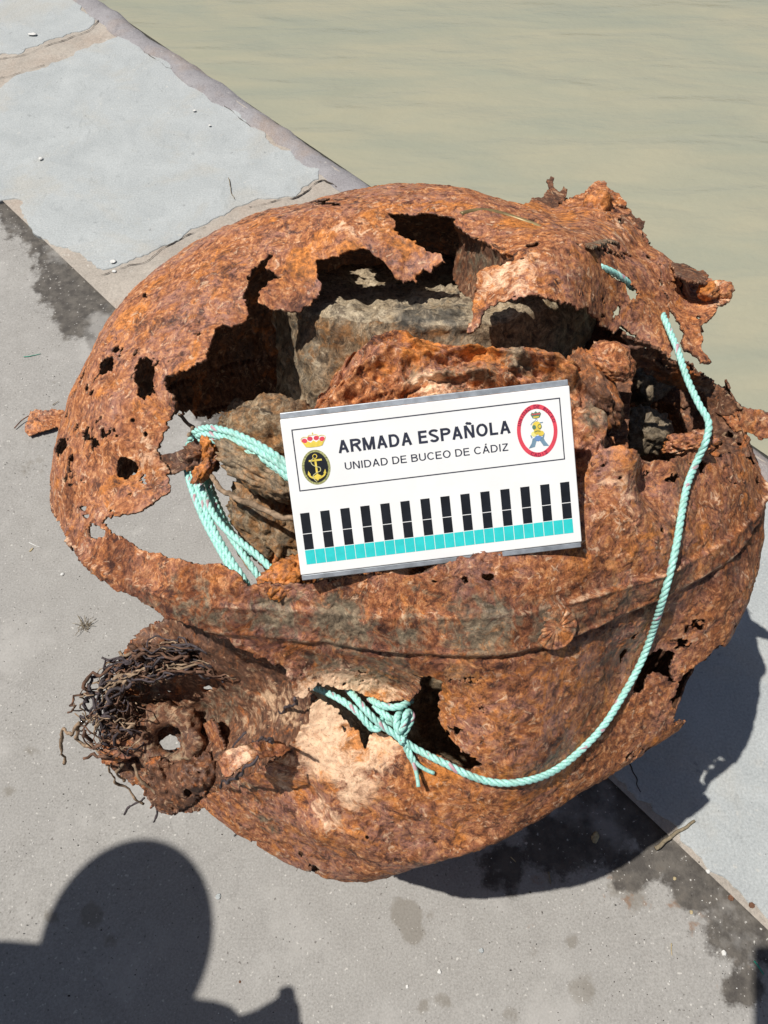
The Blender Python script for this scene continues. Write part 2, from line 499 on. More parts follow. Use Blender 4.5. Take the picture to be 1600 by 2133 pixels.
def stone_mat(name, a, c, warm, ws=0.6, bump=0.0025, speck=0.0):
    m, nt, b = new_mat(name); g = NB(nt)
    tc = g.n('ShaderNodeTexCoord').outputs['Object']
    med = g.noise(tc, 7, 8, 0.66, 0.4); fine = g.noise(tc, 190, 6, 0.75); st = g.noise(tc, 3.6, 7, 0.66, 0.5); st2 = g.noise(tc, 15, 7, 0.7, 0.6)
    col = g.ramp(med, [(0.32, a), (0.68, c)])
    col = g.mix(g.ramp(st, [(0.50, 0.0), (0.66, ws)]), col, warm)
    col = g.mix(g.ramp(st2, [(0.58, 0.0), (0.68, 0.45)]), col, tuple(0.5 * v + 0.5 * w_ for v, w_ in zip(a, warm)))
    col = g.mix(g.ramp(st2, [(0.34, 0.35), (0.42, 0.0)]), col, tuple(v * 0.68 for v in a))
    cl = g.noise(tc, 40, 5, 0.6)
    col = g.mix(g.ramp(cl, [(0.66, 0.0), (0.71, 0.65)]), col, tuple(v * 0.4 for v in a))
    col = g.mix(g.ramp(cl, [(0.29, 0.6 + speck), (0.34, 0.0)]), col, (0.58, 0.55, 0.49))
    lk = g.noise(g.mapping(tc, (40, 9, 20), (0, 0, 0.3)), 1.0, 3, 0.5)
    col = g.mix(g.ramp(lk, [(0.66, 0.0), (0.70, 0.35)]), col, tuple(v * 0.6 for v in a))
    col = g.mix(0.38, col, g.ramp(fine, [(0.32, tuple(v * 0.5 for v in a)), (0.68, tuple(min(1, v * 1.4) for v in c))]))
    g.l(col, b.inputs['Base Color'])
    b.inputs['Roughness'].default_value = 0.75
    b.inputs['Specular IOR Level'].default_value = 0.35
    g.l(g.bump(g.math('ADD', g.math('MULTIPLY', fine, 0.8), g.math('ADD', g.math('MULTIPLY', med, 2.5), g.math('MULTIPLY', st2, 1.2))), 0.6, bump), b.inputs['Normal'])
    return m
M['concrete'] = concrete_mat()
M['slab'] = stone_mat('slab_stone', (0.315, 0.335, 0.335), (0.43, 0.45, 0.445), (0.40, 0.365, 0.30), 0.6, 0.003)
M['bed'] = stone_mat('bedding_mortar', (0.30, 0.265, 0.225), (0.46, 0.41, 0.35), (0.38, 0.29, 0.225), 0.7, 0.006, 0.4)
M['coping'] = stone_mat('coping_stone', (0.20, 0.185, 0.19), (0.36, 0.345, 0.35), (0.36, 0.26, 0.19), 0.75, 0.007, 0.2)
M['wall'] = stone_mat('quay_wall_stone', (0.10, 0.10, 0.085), (0.17, 0.165, 0.14), (0.09, 0.10, 0.06), 0.6, 0.01)

def quad_sheet(name, us, vs, z, mat):
    V = []
    for v in vs:
        for u in us:
            p = quay(u, v); V.append((p[0], p[1], z))
    return mesh_obj(name, np.array(V), grid_tris(len(us), len(vs)), mat, smooth_=False)

uu = np.concatenate([[-40, -8], np.arange(-2.6, 3.6, 0.012), [8, 40]])
vv = np.concatenate([np.arange(vJ - 0.02, vJ + 2.2, 0.012), [vJ + 5, vJ + 40]])
GU, GV = np.meshgrid(uu, vv)
PV = np.c_[EO + GU.ravel()[:, None] * EU + GV.ravel()[:, None] * EV, np.zeros(GU.size)]
near = (np.abs(GU.ravel()) < 4) & (GV.ravel() < vJ + 2.3)
PV[:, 2] = np.where(near, 0.0012 * fbm(PV, 3, 3, 4) - 0.0012, -0.0012)
qx, qy, qd = proj(PV)
tn = np.zeros((len(PV), 3))
dJ = GV.ravel() - vJ
tn[:, 0] = np.exp(-np.maximum(dJ, 0) / 0.085) * 1.05 * (near | (dJ < 0.3))
for x, y, r, ch, a_ in [(1330,1810,60,0,.8),(1450,1860,60,0,.75),(1540,1950,70,0,.85),(1560,2060,60,0,.7),(1250,1700,110,0,.9),(1150,1760,90,0,.75),(1050,1790,80,0,.6),(170,640,70,0,.9),(120,600,60,0,.8),(215,690,50,0,.8),
        (845,1905,32,1,.95),(862,1945,24,1,.9),(900,1905,20,1,.5),(1210,2060,32,1,.8),(1190,1960,16,1,.7),(1110,1980,18,1,.6),(1100,2040,22,1,.5),(925,2085,24,1,.6),(880,2095,18,1,.6),(190,1905,30,1,.8),(110,1910,24,1,.7),(230,1960,20,1,.6),(1330,1870,50,1,.6),(1280,1860,40,1,.5),(60,960,50,1,.4),(120,770,60,1,.35),(60,1560,30,1,.4),(20,1650,20,1,.6),(150,1420,40,1,.3),(420,1050,40,1,.3),(1060,2120,40,1,.5),
        (1300,1830,90,2,.35),(1450,1880,80,2,.4),(1100,1820,80,2,.3),(700,1860,70,2,.25),(300,1720,60,2,.25),(1540,2000,60,2,.35)]:
    w = np.exp(-((qx - x) ** 2 + ((qy - y) * 1.0) ** 2) / (1.3 * r * r)) * (qd > 0)
    tn[:, ch] = np.maximum(tn[:, ch], a_ * w)
pave = tag(mesh_obj('pavement', PV, grid_tris(len(uu), len(vv)), M['concrete'], tint=tn), kind='structure')
bed = tag(quad_sheet('stone_bedding', [-40, -3, 3, 40], [0.06, vJ / 2, vJ + 0.004], 0.008, M['bed']), kind='structure')
# rounded coping along the edge: a worn profile swept along the quay, in lengths
cop = []
us = np.linspace(-5, 4, 360)
prof = [(0.145, -0.02), (0.140, 0.006), (0.125, 0.012), (0.10, 0.015), (0.07, 0.013), (0.045, 0.006), (0.025, -0.008), (0.01, -0.030), (0.002, -0.06), (0.0, -0.12)]
V = []
for u in us:
    for v, z in prof:
        p = quay(u, v); V.append((p[0], p[1], z))
V = np.array(V)
nz = fbm(V, 9, 4, 3)
V[:, 2] += 0.007 * nz
V[:, :2] += EV * (0.010 * fbm(V, 5, 4, 9))[:, None]
tag(mesh_obj('coping_edge', V, grid_tris(len(prof), len(us)), M['coping']), kind='structure')
V = []
for u in (-40, 40):
    for z in (-0.02, -3.5):
        p = quay(u, 0.012); V.append((p[0], p[1], z))
tag(mesh_obj('quay_wall', np.array(V), np.array([[0, 1, 3, 2]]), M['wall'], smooth_=False), kind='structure')

def slab(outline, z, mat, parent, seed, th=0.02, bev=0.004, jag=0.011):
    P = np.asarray(outline, float)
    pts = []
    for a in range(len(P)):
        A, B = P[a], P[(a + 1) % len(P)]
        n = max(2, int(np.linalg.norm(B - A) / 0.012))
        for t in np.linspace(0, 1, n, endpoint=False): pts.append(A + (B - A) * t)
    Q = np.array(pts)
    Q3 = np.c_[Q, np.zeros(len(Q))]
    T = np.roll(Q, -1, 0) - np.roll(Q, 1, 0); T /= np.linalg.norm(T, axis=1, keepdims=True) + 1e-9
    Nn = np.c_[T[:, 1], -T[:, 0]]
    if ((Q + Nn * 0.01 - Q.mean(0)) ** 2).sum() < ((Q - Q.mean(0)) ** 2).sum(): Nn = -Nn
    Q = Q + Nn * (jag * fbm(Q3, 16, 5, seed, .68))[:, None]
    rings = [(0.0, -th), (0.0, -0.001 - bev * .5), (-bev * 0.5, -bev * 0.12), (-bev * 1.6, 0.0)]
    n = len(Q); V = []
    for off, dz in rings:
        q = Q + Nn * off
        V += [(x, y, z + dz) for x, y in q]
    F = []
    for r in range(len(rings) - 1):
        for i in range(n):
            F.append((r * n + i, r * n + (i + 1) % n, (r + 1) * n + (i + 1) % n, (r + 1) * n + i))
    F.append(tuple(range((len(rings) - 1) * n, len(rings) * n)))
    o = mesh_obj('stone_slab', np.array(V), F, mat, parent, smooth_=False)
    return o

def gp(pts): return [gnd(float(x), float(y))[:2] for x, y in pts]
s1 = gp([(0, 120), (46, 113), (103, 92), (149, 77), (190, 61), (200, 49), (169, 20), (149, 0), (100, -40), (20, -100), (-350, 20), (-330, 200), (-100, 140)])
slab(s1, 0.0105, M['slab'], bed, 21)
s2 = gp([(0, 190), (41, 164), (113, 138), (179, 108), (231, 87), (256, 79), (308, 108), (400, 169), (477, 225), (564, 297), (661, 359), (666, 379), (615, 410), (533, 425), (410, 482), (349, 512), (267, 554), (215, 569), (169, 538), (103, 502), (56, 477), (46, 425), (0, 425), (-260, 415), (-280, 290)])
slab(s2, 0.0110, M['slab'], bed, 31)
uA = to_uv(gnd(620., 470.))[0]; uB = uA + 3.3
s3 = [quay(uA, 0.16), quay(uB, 0.16), quay(uB, vJ - 0.012), quay(uA + 0.75, vJ - 0.012), quay(uA + 0.6, vJ - 0.03), quay(uA - 0.02, vJ - 0.09)]
slab(s3, 0.0105, M['slab'], bed, 41, jag=0.012)
for k in range(3):                                  # the row goes on along the quay, out of view
    a = uB + 0.06 + k * 1.3
    slab([quay(a, 0.16), quay(a + 1.24, 0.16), quay(a + 1.24, vJ - 0.05), quay(a, vJ - 0.05)], 0.0105, M['slab'], bed, 60 + k)

M['crackm'] = simple('crack_dirt', (0.07, 0.058, 0.048), 0.95, 0.1, 0, 0.4, 120)
def crack(pts, w, seed, z=0.0118):
    P = np.array([gnd(float(x), float(y), z) for x, y in pts]); P = catmull(P, 0.006)
    P[:, :2] += 0.007 * np.stack([fbm(P, 22, 4, seed), fbm(P, 22, 4, seed + 3)], 1)
    T_ = np.gradient(P, axis=0); T_ /= np.linalg.norm(T_, axis=1, keepdims=True)
    Nn = np.c_[-T_[:, 1], T_[:, 0], np.zeros(len(P))]
    ww = w * np.clip(0.55 + 0.8 * fbm(P, 30, 3, seed + 7), 0.08, 2)[:, None]
    V = np.concatenate([P + Nn * ww, P - Nn * ww]); n = len(P); i = np.arange(n - 1)
    mesh_obj('crack', V, np.stack([i, n + i, n + i + 1, i + 1], 1), M['crackm'], bed, smooth_=False)
crack([(205,575),(240,562),(267,552),(300,545),(349,512),(390,490),(425,476)], .0028, 3)
crack([(520,430),(575,418),(615,411),(645,395),(670,376),(690,384),(700,390)], .0034, 4)
crack([(-20,124),(46,114),(103,93),(149,78),(190,62),(205,40)], .0022, 5)
crack([(-20,165),(20,158),(60,146),(95,134)], .0018, 6)
crack([(300,108),(400,170),(477,226),(520,262)], .0016, 7)

# water: a rippled near field and a flat sea to the horizon
def water_mat():
    m, nt, b = new_mat('harbour_water'); g = NB(nt)
    tc = g.n('ShaderNodeTexCoord').outputs['Object']
    a = g.noise(g.mapping(tc, (0.7, 2.4, 1.0), (0, 0, 0.22)), 1.3, 2, 0.4, 0.5)
    c = g.noise(g.mapping(tc, (1.0, 2.6, 1.0), (0, 0, 0.15)), 5, 3, 0.5, 0.3)
    refl_band = g.noise(g.mapping(tc, (0.8, 2.6, 1.0), (0, 0, 0.25)), 0.9, 4, 0.55, 0.6)  # colour bands standing in for sky reflected on the ripples
    g.l(g.mix(g.ramp(refl_band, [(0.36, 0.0), (0.64, 1.0)]), (0.295, 0.300, 0.228), (0.345, 0.328, 0.236)), b.inputs['Base Color'])
    b.inputs['Roughness'].default_value = 0.09
    b.inputs['IOR'].default_value = 1.4
    n1 = g.bump(a, 0.7, 0.085)
    g.l(g.bump(g.math('ADD', c, g.math('MULTIPLY', g.noise(g.mapping(tc, (1.0, 2.2, 1.0), (0, 0, 0.1)), 17, 3, 0.55), 0.45)), 0.6, 0.012, n1), b.inputs['Normal'])
    return m
M['water'] = water_mat()
WZ = -1.7
V = np.array([quay(-600, -0.4 + 1.2), quay(600, -0.4 + 1.2), quay(600, -1500), quay(-600, -1500)])
V = np.c_[V, np.full(4, WZ)]
tag(mesh_obj('water', V, np.array([[0, 1, 2, 3]]), M['water'], smooth_=False), kind='structure')

# ------------------------------------------------------------------ the mine: torn spherical shell
mine = tag(empty('naval_mine', (C0[0], C0[1], 0.0)), 'large rusted steel sea mine, torn open, resting on the quay behind the white board', 'sea mine')

MAIN = [(567,533),(566,520),(562,535),(551,557),(564,567),(586,576),(556,582),(552,595),(541,610),(539,629),(564,640),(582,641),(605,647),(624,649),(646,636),(665,617),(669,595),(661,572),(657,541),
 (702,535),(725,524),(759,520),(785,533),(811,557),(826,580),(841,586),(869,589),(867,578),(882,559),(899,569),(901,554),(931,544),(912,529),(890,516),(860,499),(837,492),(824,479),(813,445),
 (837,447),(886,441),(916,445),(942,454),(987,494),(1032,518),(1081,542),(999,563),(991,580),(987,610),(976,692),(996,682),(1009,647),(1031,634),(1097,615),(1141,617),(1180,630),(1206,643),(1215,634),
 (1232,652),(1250,674),(1276,693),(1294,678),(1320,696),(1351,713),(1372,726),(1394,746),(1403,726),(1399,700),(1390,674),(1394,647),(1407,652),(1440,700),(1720,560),(1720,1000),(1593,990),
 (1561,960),(1532,943),(1498,949),(1464,947),(1422,947),(1405,955),(1367,964),(1342,955),(1321,939),(1300,926),(1270,934),(1232,951),(1215,1000),(1150,1100),(900,1182),(640,1216),(563,1216),(509,1220),(492,1187),
 (468,1178),(422,1174),(377,1166),(327,1154),(286,1141),(245,1117),(222,1104),(214,1090),(220,1077),(245,1073),(282,1067),(311,1055),(332,1038),(350,1022),(348,997),(354,980),(348,968),(328,948),(323,940),(338,914),(338,902),
 (348,886),(360,857),(360,828),(348,811),(338,795),(340,782),(360,776),(393,766),(418,754),(431,737),(443,712),(451,683),(464,675),(497,677),(513,659),(517,638),(505,617),(511,601),(517,564)]
def blob(x, y, rx, ry=None, n=9, seed=0):
    r = random.Random(seed + int(x * 7 + y)); ry = ry or rx
    return [(x + rx * math.cos(a) * r.uniform(.6, 1.3), y + ry * math.sin(a) * r.uniform(.6, 1.3)) for a in [2 * math.pi * k / n for k in range(n)]]
FRONT = [MAIN,
 [(236,739),(236,775),(210,781),(180,812),(197,788),(207,762),(217,745)],
 [(285,752),(302,752),(318,768),(325,817),(302,834),(290,824),(281,788)],
 [(104,926),(144,907),(141,932),(121,947),(104,939)],
 [(248,956),(266,952),(280,966),(285,981),(263,993),(246,991),(241,973)],
 [(187,1091),(210,1098),(224,1106),(210,1122),(190,1119),(184,1106)],
 [(626,417),(650,409),(687,411),(706,426),(665,424),(627,422)],
 # the mouth low on the left and the long tear
 [(60,1040),(112,1070),(140,1130),(190,1198),(243,1230),(282,1243),(328,1272),(348,1282),(419,1316),(475,1331),(512,1354),(561,1380),(602,1395),(608,1440),(614,1455),(629,1455),(662,1421),
  (702,1434),(734,1442),(771,1455),(811,1461),(852,1461),(868,1451),(880,1414),(901,1412),(921,1422),(912,1462),(915,1490),(930,1528),(953,1556),(982,1577),(1002,1593),(978,1603),(937,1589),(909,1573),(884,1560),(866,1574),(862,1560),(838,1546),
  (806,1534),(790,1526),(770,1530),(762,1562),(752,1528),(714,1495),(702,1475),(669,1463),(645,1475),(640,1500),(620,1530),(600,1545),(600,1566),(550,1597),(475,1642),(400,1676),(377,1684),(330,1760),(0,1760),(0,1040)],
 [(1340,1372),(1372,1352),(1405,1362),(1398,1392),(1402,1420),(1380,1405),(1352,1402),(1338,1438),(1318,1450),(1330,1412)],
 [(1410,1440),(1425,1405),(1462,1378),(1500,1345),(1560,1340),(1480,1500),(1400,1510),(1408,1480),(1400,1465)],
 [(1090,512),(1120,500),(1126,510),(1100,514)],
 [(1262,562),(1280,560),(1300,572),(1312,582),(1318,600),(1300,590),(1282,580)],
 [(1395,585),(1412,582),(1416,595),(1402,605),(1393,597)],
 [(1310,612),(1322,608),(1320,628),(1312,625)],
 
]
for (x, y, r1, r2, sd) in [(135,998,5,6,1),(149,1010,8,6,2),(169,1000,5,4,3),(171,1057,11,6,4),(177,1076,8,4,5),(301,615,7,6,6),(247,740,5,4,7),(275,876,5,5,8),(214,905,5,9,9),(303,905,4,6,10),
 (1293,996,5,4,11),(1392,998,6,4,12),(1381,1104,5,8,13),(905,1211,6,4,14),(970,1208,6,6,15),(1018,1202,12,8,16),(1236,670,7,6,17),(1258,660,6,5,18),
 (626,1778,7,7,19),(530,1757,5,6,20),(655,1812,10,8,21),(906,1755,5,5,22),(765,1745,5,5,23),(836,1658,4,4,24),(646,1806,5,5,25),(705,1685,4,4,26),(1430,1310,6,8,27),(1578,1000,6,10,28),(460,735,4,5,29),(430,880,3,4,30)]:
    FRONT.append(blob(x, y, r1, r2, 9, sd))
BACK = [
 [(1080,330),(1720,300),(1720,868),(1600,868),(1555,852),(1515,812),(1470,790),(1435,760),(1370,738),(1320,745),(1290,690),(1230,600),(1150,500),(1080,420)],
 [(0,1000),(112,1010),(175,1030),(240,1050),(330,930),(352,862),(470,870),(540,1000),(560,1230),(590,1380),(640,1560),(600,1900),(0,1900)],
]
# seams of the belt (planes fitted to the two seam lines)
nE = np.array([-0.030, 0.460, 0.888]); nE /= np.linalg.norm(nE); hE = 0.318
nU = np.array([-0.039, 0.578, 0.815]); nU /= np.linalg.norm(nU); hU = 0.261
AX = (nE + nU); AX /= np.linalg.norm(AX)
vdir = (CAM - C0) / np.linalg.norm(CAM - C0)

def dirpx(x, y):
    p = at(float(x), float(y), hit_depth(np.float64(x), np.float64(y))); d = p - C0
    return d / np.linalg.norm(d)
def limb(a):                                        # direction on the outline, angle clockwise from right in the photo
    r = RIGHT - vdir * (RIGHT @ vdir); r /= np.linalg.norm(r)
    dn = np.cross(r, vdir); dn = dn if dn @ UP < 0 else -dn
    return r * math.cos(math.radians(a)) + dn * math.sin(math.radians(a))

# crushed facets: (direction, distance / R, softness)
FACETS = [(limb(28) * 0.985 + vdir * 0.17, 0.885, 0.05), (limb(62) * 0.985 + vdir * 0.20, 0.815, 0.025), (limb(124) * 0.72 + vdir * 0.69, 0.925, 0.006), (dirpx(760, 1560), 0.915, 0.006),
          (dirpx(480, 640), 0.985, 0.05), (dirpx(1330, 1500), 0.93, 0.04)]
# dents and bulges: (px, py, metres outward, gaussian radius in metres)
DENTS = [(596,1600,-0.012,0.022),(612,1660,-0.014,0.022),(626,1730,-0.012,0.02),(690,1560,-0.010,0.05),(1000,1560,0.010,0.08),(1130,1480,0.012,0.10),(255,720,0.020,0.16),(330,600,0.012,0.10),(130,940,0.012,0.12),(1250,450,0.008,0.08),(610,600,-0.060,0.055),(850,560,-0.055,0.06),(900,540,-0.03,0.035),(1100,560,0.030,0.09),(985,660,-0.03,0.03),(1280,660,-0.02,0.06),(1340,720,-0.04,0.05),
         (1265,960,0.010,0.02),(1300,940,0.016,0.018),(1345,980,-0.016,0.02),(1400,960,0.006,0.02),(1370,1020,-0.012,0.02),(1300,1000,0.010,0.03),(1450,960,-0.008,0.03),(1240,1000,-0.012,0.02),
         (300,1000,-0.025,0.05),(330,1040,-0.03,0.04),(230,1000,-0.01,0.05),(340,900,-0.015,0.04),
         (870,470,-0.012,0.05),(700,470,0.008,0.05),(620,500,-0.01,0.04),(1050,480,-0.014,0.05),(1000,440,0.008,0.04),(1180,560,0.02,0.05),(1330,560,0.012,0.06),(1420,560,0.02,0.05),
         (800,1440,0.012,0.07),(640,1410,-0.01,0.05),(860,1540,-0.035,0.05),(790,1540,-0.02,0.04),(690,1500,-0.015,0.04),(960,1480,0.008,0.06),
         (600,1700,-0.010,0.03),(640,1760,0.012,0.03),(1380,1400,-0.015,0.05),(240,1180,0.010,0.05),(400,1200,0.006,0.05),(1180,1380,-0.006,0.06),(1500,1080,-0.01,0.05)]

# polar grid about the direction to the camera: fine in front, coarser behind
r1 = np.linspace(math.radians(4.5), math.radians(103), 400)
r2 = np.linspace(math.radians(103), math.radians(178.5), 90)[1:]
th = np.concatenate([r1, r2]); NPH = 1180
ph = np.linspace(0, 2 * np.pi, NPH, endpoint=False)
ax1 = np.cross(vdir, [0, 0, 1.0]); ax1 /= np.linalg.norm(ax1); ax2 = np.cross(vdir, ax1)
D = (vdir * np.cos(th)[:, None, None] + np.sin(th)[:, None, None] * (ax1 * np.cos(ph)[None, :, None] + ax2 * np.sin(ph)[None, :, None])).reshape(-1, 3)
nr = len(th)
ii = np.arange(nr - 1)[:, None] * NPH; jj = np.arange(NPH)[None]; jn = (jj + 1) % NPH
Q = np.stack([ii + jj, ii + NPH + jj, ii + NPH + jn, ii + jn], -1).reshape(-1, 4)
T = np.concatenate([Q[:, [0, 1, 2]], Q[:, [0, 2, 3]]])
rad = np.ones(len(D))
for m_, h_, k_ in FACETS:
    m_ = m_ / np.linalg.norm(m_)
    c = D @ m_
    pl = np.where(c > 0.2, h_ / np.maximum(c, 0.2), 9.0)
    rad = smin(rad, pl, k_)
disp = np.zeros(len(D))
for x, y, a, w in DENTS:
    c = dirpx(x, y)
    q = ((D - c) ** 2).sum(1) * R0 * R0
    s = q < 12 * w * w
    disp[s] += a * np.exp(-q[s] / (2 * w * w))
sE = D @ nE - hE; sU = D @ nU - hU
belt = smooth(-0.004, 0.006, sE) * smooth(-0.004, 0.006, -sU)
nzb = fbm(D, 12, 4, 50)
ridge = lambda s, w: np.exp(-(s / w) ** 2)
disp += 0.0058 * belt * (1 + 0.4 * nzb) + 0.0035 * ridge(sE, 0.006) * (1 + 0.7 * nzb) + 0.0036 * ridge(sU, 0.005) * (1 + 0.8 * nzb) - 0.0018 * ridge(sE + 0.012, 0.005) * (1 + nzb)
disp += 0.0055 * fbm(D, 4, 3, 1) + 0.0009 * fbm(D * [1, 1.4, 1], 34, 4, 2, 0.6)
fl = fbm(D, 22, 5, 77, 0.6)
disp += 0.0012 * smooth(0.25, 0.36, fl)              # flaking plates of scale
P = C0 + D * (R0 * rad + disp)[:, None]
P[:, 2] = np.where(P[:, 2] < 0.03, 0.016 + 0.014 * np.exp((P[:, 2] - 0.03) / 0.02), P[:, 2])
px, py, pd = proj(P)
facing = ((CAM - P) * D).sum(1) > 0
f = np.full(len(P), 60.0)
J = 4.4 * fbm(P, 55, 4, 5, 0.65) + 3.2 * fbm(P, 230, 2, 6)
def carve(sel, polys, jag):
    for pl in polys:
        a = np.array(pl); x0, y0 = a.min(0) - 50; x1, y1 = a.max(0) + 50
        k = np.where(sel & (px > x0) & (px < x1) & (py > y0) & (py < y1))[0]
        if not len(k): continue
        small = (a.max(0) - a.min(0)).max() < 40
        f[k] = np.minimum(f[k], -poly_sd(px[k], py[k], pl) + J[k] * jag * (0.45 if small else 1.0))
carve(facing, FRONT, 1.0)
carve(~facing, BACK, 3.0)
cor = fbm(P, 42, 5, 90, .62)
zone = facing & (((px < 420) & (py > 690) & (py < 1110)) | ((px > 1190) & (py < 790)) | ((px > 1230) & (py < 1010) & (py > 900)) | ((py > 1395) & (py < 1560) & (px > 560) & (px < 1010)) | ((px > 1290) & (py > 1290)))
f = np.where(zone, np.minimum(f, 60 * (0.80 - cor)), f)
tint = np.zeros((len(P), 4))
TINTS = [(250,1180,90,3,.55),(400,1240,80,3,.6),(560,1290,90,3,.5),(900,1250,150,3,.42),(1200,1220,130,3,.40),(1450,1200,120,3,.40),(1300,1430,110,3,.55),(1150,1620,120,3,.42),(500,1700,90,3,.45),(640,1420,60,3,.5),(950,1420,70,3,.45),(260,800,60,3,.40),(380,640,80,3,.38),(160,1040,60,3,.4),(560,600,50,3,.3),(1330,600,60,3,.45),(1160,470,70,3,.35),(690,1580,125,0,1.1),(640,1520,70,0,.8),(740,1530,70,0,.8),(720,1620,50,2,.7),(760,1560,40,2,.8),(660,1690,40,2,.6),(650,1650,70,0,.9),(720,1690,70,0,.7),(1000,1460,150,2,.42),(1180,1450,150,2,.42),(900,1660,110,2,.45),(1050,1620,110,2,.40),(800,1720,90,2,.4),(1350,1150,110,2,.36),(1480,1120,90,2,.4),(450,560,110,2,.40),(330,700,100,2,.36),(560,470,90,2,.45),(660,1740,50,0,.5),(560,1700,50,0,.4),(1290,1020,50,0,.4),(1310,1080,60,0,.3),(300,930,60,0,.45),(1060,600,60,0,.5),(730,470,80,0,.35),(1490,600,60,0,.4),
         (850,460,60,2,.7),(620,510,50,2,.8),(720,500,50,2,.8),(1080,480,60,2,.7),(1200,560,50,2,.35),(800,430,80,2,.35),(480,600,120,2,.2),(780,1640,60,2,.4),(1290,970,40,2,.4),(1400,1010,50,2,.3),
         (700,1320,80,1,.7),(850,1330,60,1,.6),(1000,1310,80,1,.7),(1150,1310,60,1,.7),(560,1300,70,1,.6),(420,1270,80,1,.5),(1300,1250,60,1,.5),(800,1440,90,1,.5),(960,1420,60,1,.5),(640,1420,50,1,.5),(480,1700,70,1,.45),(540,1760,60,1,.5),(900,1250,90,1,.3),(700,1250,60,1,.25),(300,1190,70,1,.3),(1020,1280,60,1,.3)]
for x, y, r, ch, a in TINTS:
    c = dirpx(x, y); w = r / FPX * 0.9
    q = ((D - c) ** 2).sum(1) * R0 * R0
    tint[:, ch] = np.maximum(tint[:, ch], a * np.exp(-q / (1.4 * w * w)))
tint[:, 1] = np.maximum(tint[:, 1], 0.34 * belt)
tint[:, 0] = np.maximum(tint[:, 0], 0.42 * ridge(sE, 0.007) + 0.36 * ridge(sU, 0.006))
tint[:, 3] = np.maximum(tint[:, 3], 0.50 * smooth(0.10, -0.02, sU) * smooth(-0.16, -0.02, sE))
tint[~facing] *= 0.3
V, T, ex = clip_tris(P, T, f, [tint, D])
V, T, ex = drop_islands(V, T, ex, 150)
SHV = V.copy(); shx, shy, shd = proj(V)
SHN = vnormals(V, T)
shfront = ((CAM - V) * ex[1]).sum(1) > 0
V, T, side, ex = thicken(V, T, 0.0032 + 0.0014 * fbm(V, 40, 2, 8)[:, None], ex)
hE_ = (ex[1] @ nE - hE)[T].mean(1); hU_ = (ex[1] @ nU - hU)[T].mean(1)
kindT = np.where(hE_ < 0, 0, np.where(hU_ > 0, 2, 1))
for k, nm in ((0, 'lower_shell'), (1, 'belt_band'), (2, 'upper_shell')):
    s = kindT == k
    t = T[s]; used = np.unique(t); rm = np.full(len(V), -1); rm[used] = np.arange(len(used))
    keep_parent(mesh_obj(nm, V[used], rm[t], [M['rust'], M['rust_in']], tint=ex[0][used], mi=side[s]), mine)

def shell_d(x, y, default=None):
    """depth of the outer skin at a pixel"""
    q = (shx - x) ** 2 + (shy - y) ** 2
    q = np.where(shfront, q, 1e9)
    k = np.argpartition(q, 8)[:8]
    if q[k].min() > 14 ** 2:
        return float(hit_depth(np.float64(x), np.float64(y))) if default is None else default
    return float(shd[k].min())

# ------------------------------------------------------------------ torn sheets, inner lumps
def depth_of(x, y, mode, v):
    x = np.float64(x); y = np.float64(y)
    if mode == 's': return float(hit_depth(x, y, v))
    if mode == 'f': return float(hit_depth(x, y, v, True))
    if mode == 'k': return shell_d(x, y) + v
    if mode == 'd': return v
    if mode == 'm': return 1.13 - 0.8 * (v - 0.2)
    r = rays(x, y); return float((v - CAM[2]) / r[2])           # 'z'

def sheet(name, outline, ctrl, mats, th=0.004, res=3.0, jag=3.5, wob=0.004, holes=(), tints=(), seed=0, flip=False):
    a = np.array(outline, float)
    x0, y0 = a.min(0) - 12; x1, y1 = a.max(0) + 12
    xs = np.arange(x0, x1 + res, res); ys = np.arange(y0, y1 + res, res)
    X, Y = np.meshgrid(xs, ys); X = X.ravel(); Y = Y.ravel()
    c = np.array([(p[0], p[1]) for p in ctrl], float); d = np.array([depth_of(*p) for p in ctrl])
    n = len(c)
    K = np.sqrt(((c[:, None] - c[None]) ** 2).sum(-1))
    A = np.zeros((n + 3, n + 3)); A[:n, :n] = K + np.eye(n) * 1e-6; A[:n, n] = 1; A[:n, n + 1:] = c / 1000; A[n:, :n] = A[:n, n:].T
    w = np.linalg.lstsq(A, np.r_[d, 0, 0, 0], rcond=None)[0]
    G = np.sqrt((X[:, None] - c[:, 0]) ** 2 + (Y[:, None] - c[:, 1]) ** 2)
    dd = G @ w[:n] + w[n] + (X * w[n + 1] + Y * w[n + 2]) / 1000
    P = at(X, Y, dd)
    dd = dd + wob * fbm(P, 24, 4, seed + 11) + 0.3 * wob * fbm(P, 110, 3, seed + 12)
    P = at(X, Y, dd)
    f = poly_sd(X, Y, outline) + jag * fbm(P, 60, 4, seed + 5, .65) + jag * .5 * fbm(P, 260, 2, seed + 6)
    for h in holes: f = np.minimum(f, -poly_sd(X, Y, h) + 0.5 * jag * fbm(P, 90, 3, seed + 7))
    tn = np.zeros((len(P), 3))
    for tx, ty, tr, ch, s in tints:
        tn[:, ch] = np.maximum(tn[:, ch], s * np.exp(-((X - tx) ** 2 + (Y - ty) ** 2) / (1.4 * tr * tr)))
    V, T, ex = clip_tris(P, grid_tris(len(xs), len(ys))[:, ::-1], f, [tn])
    V, T, ex = drop_islands(V, T, ex, 30)
    N = vnormals(V, T)
    if ((CAM - V) * N).sum() < 0: T = T[:, ::-1]
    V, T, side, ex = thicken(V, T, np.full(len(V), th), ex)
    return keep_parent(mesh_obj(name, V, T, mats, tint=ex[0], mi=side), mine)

RU = [M['rust'], M['rust_in']]; RI = [M['rust_in'], M['rust_in']]

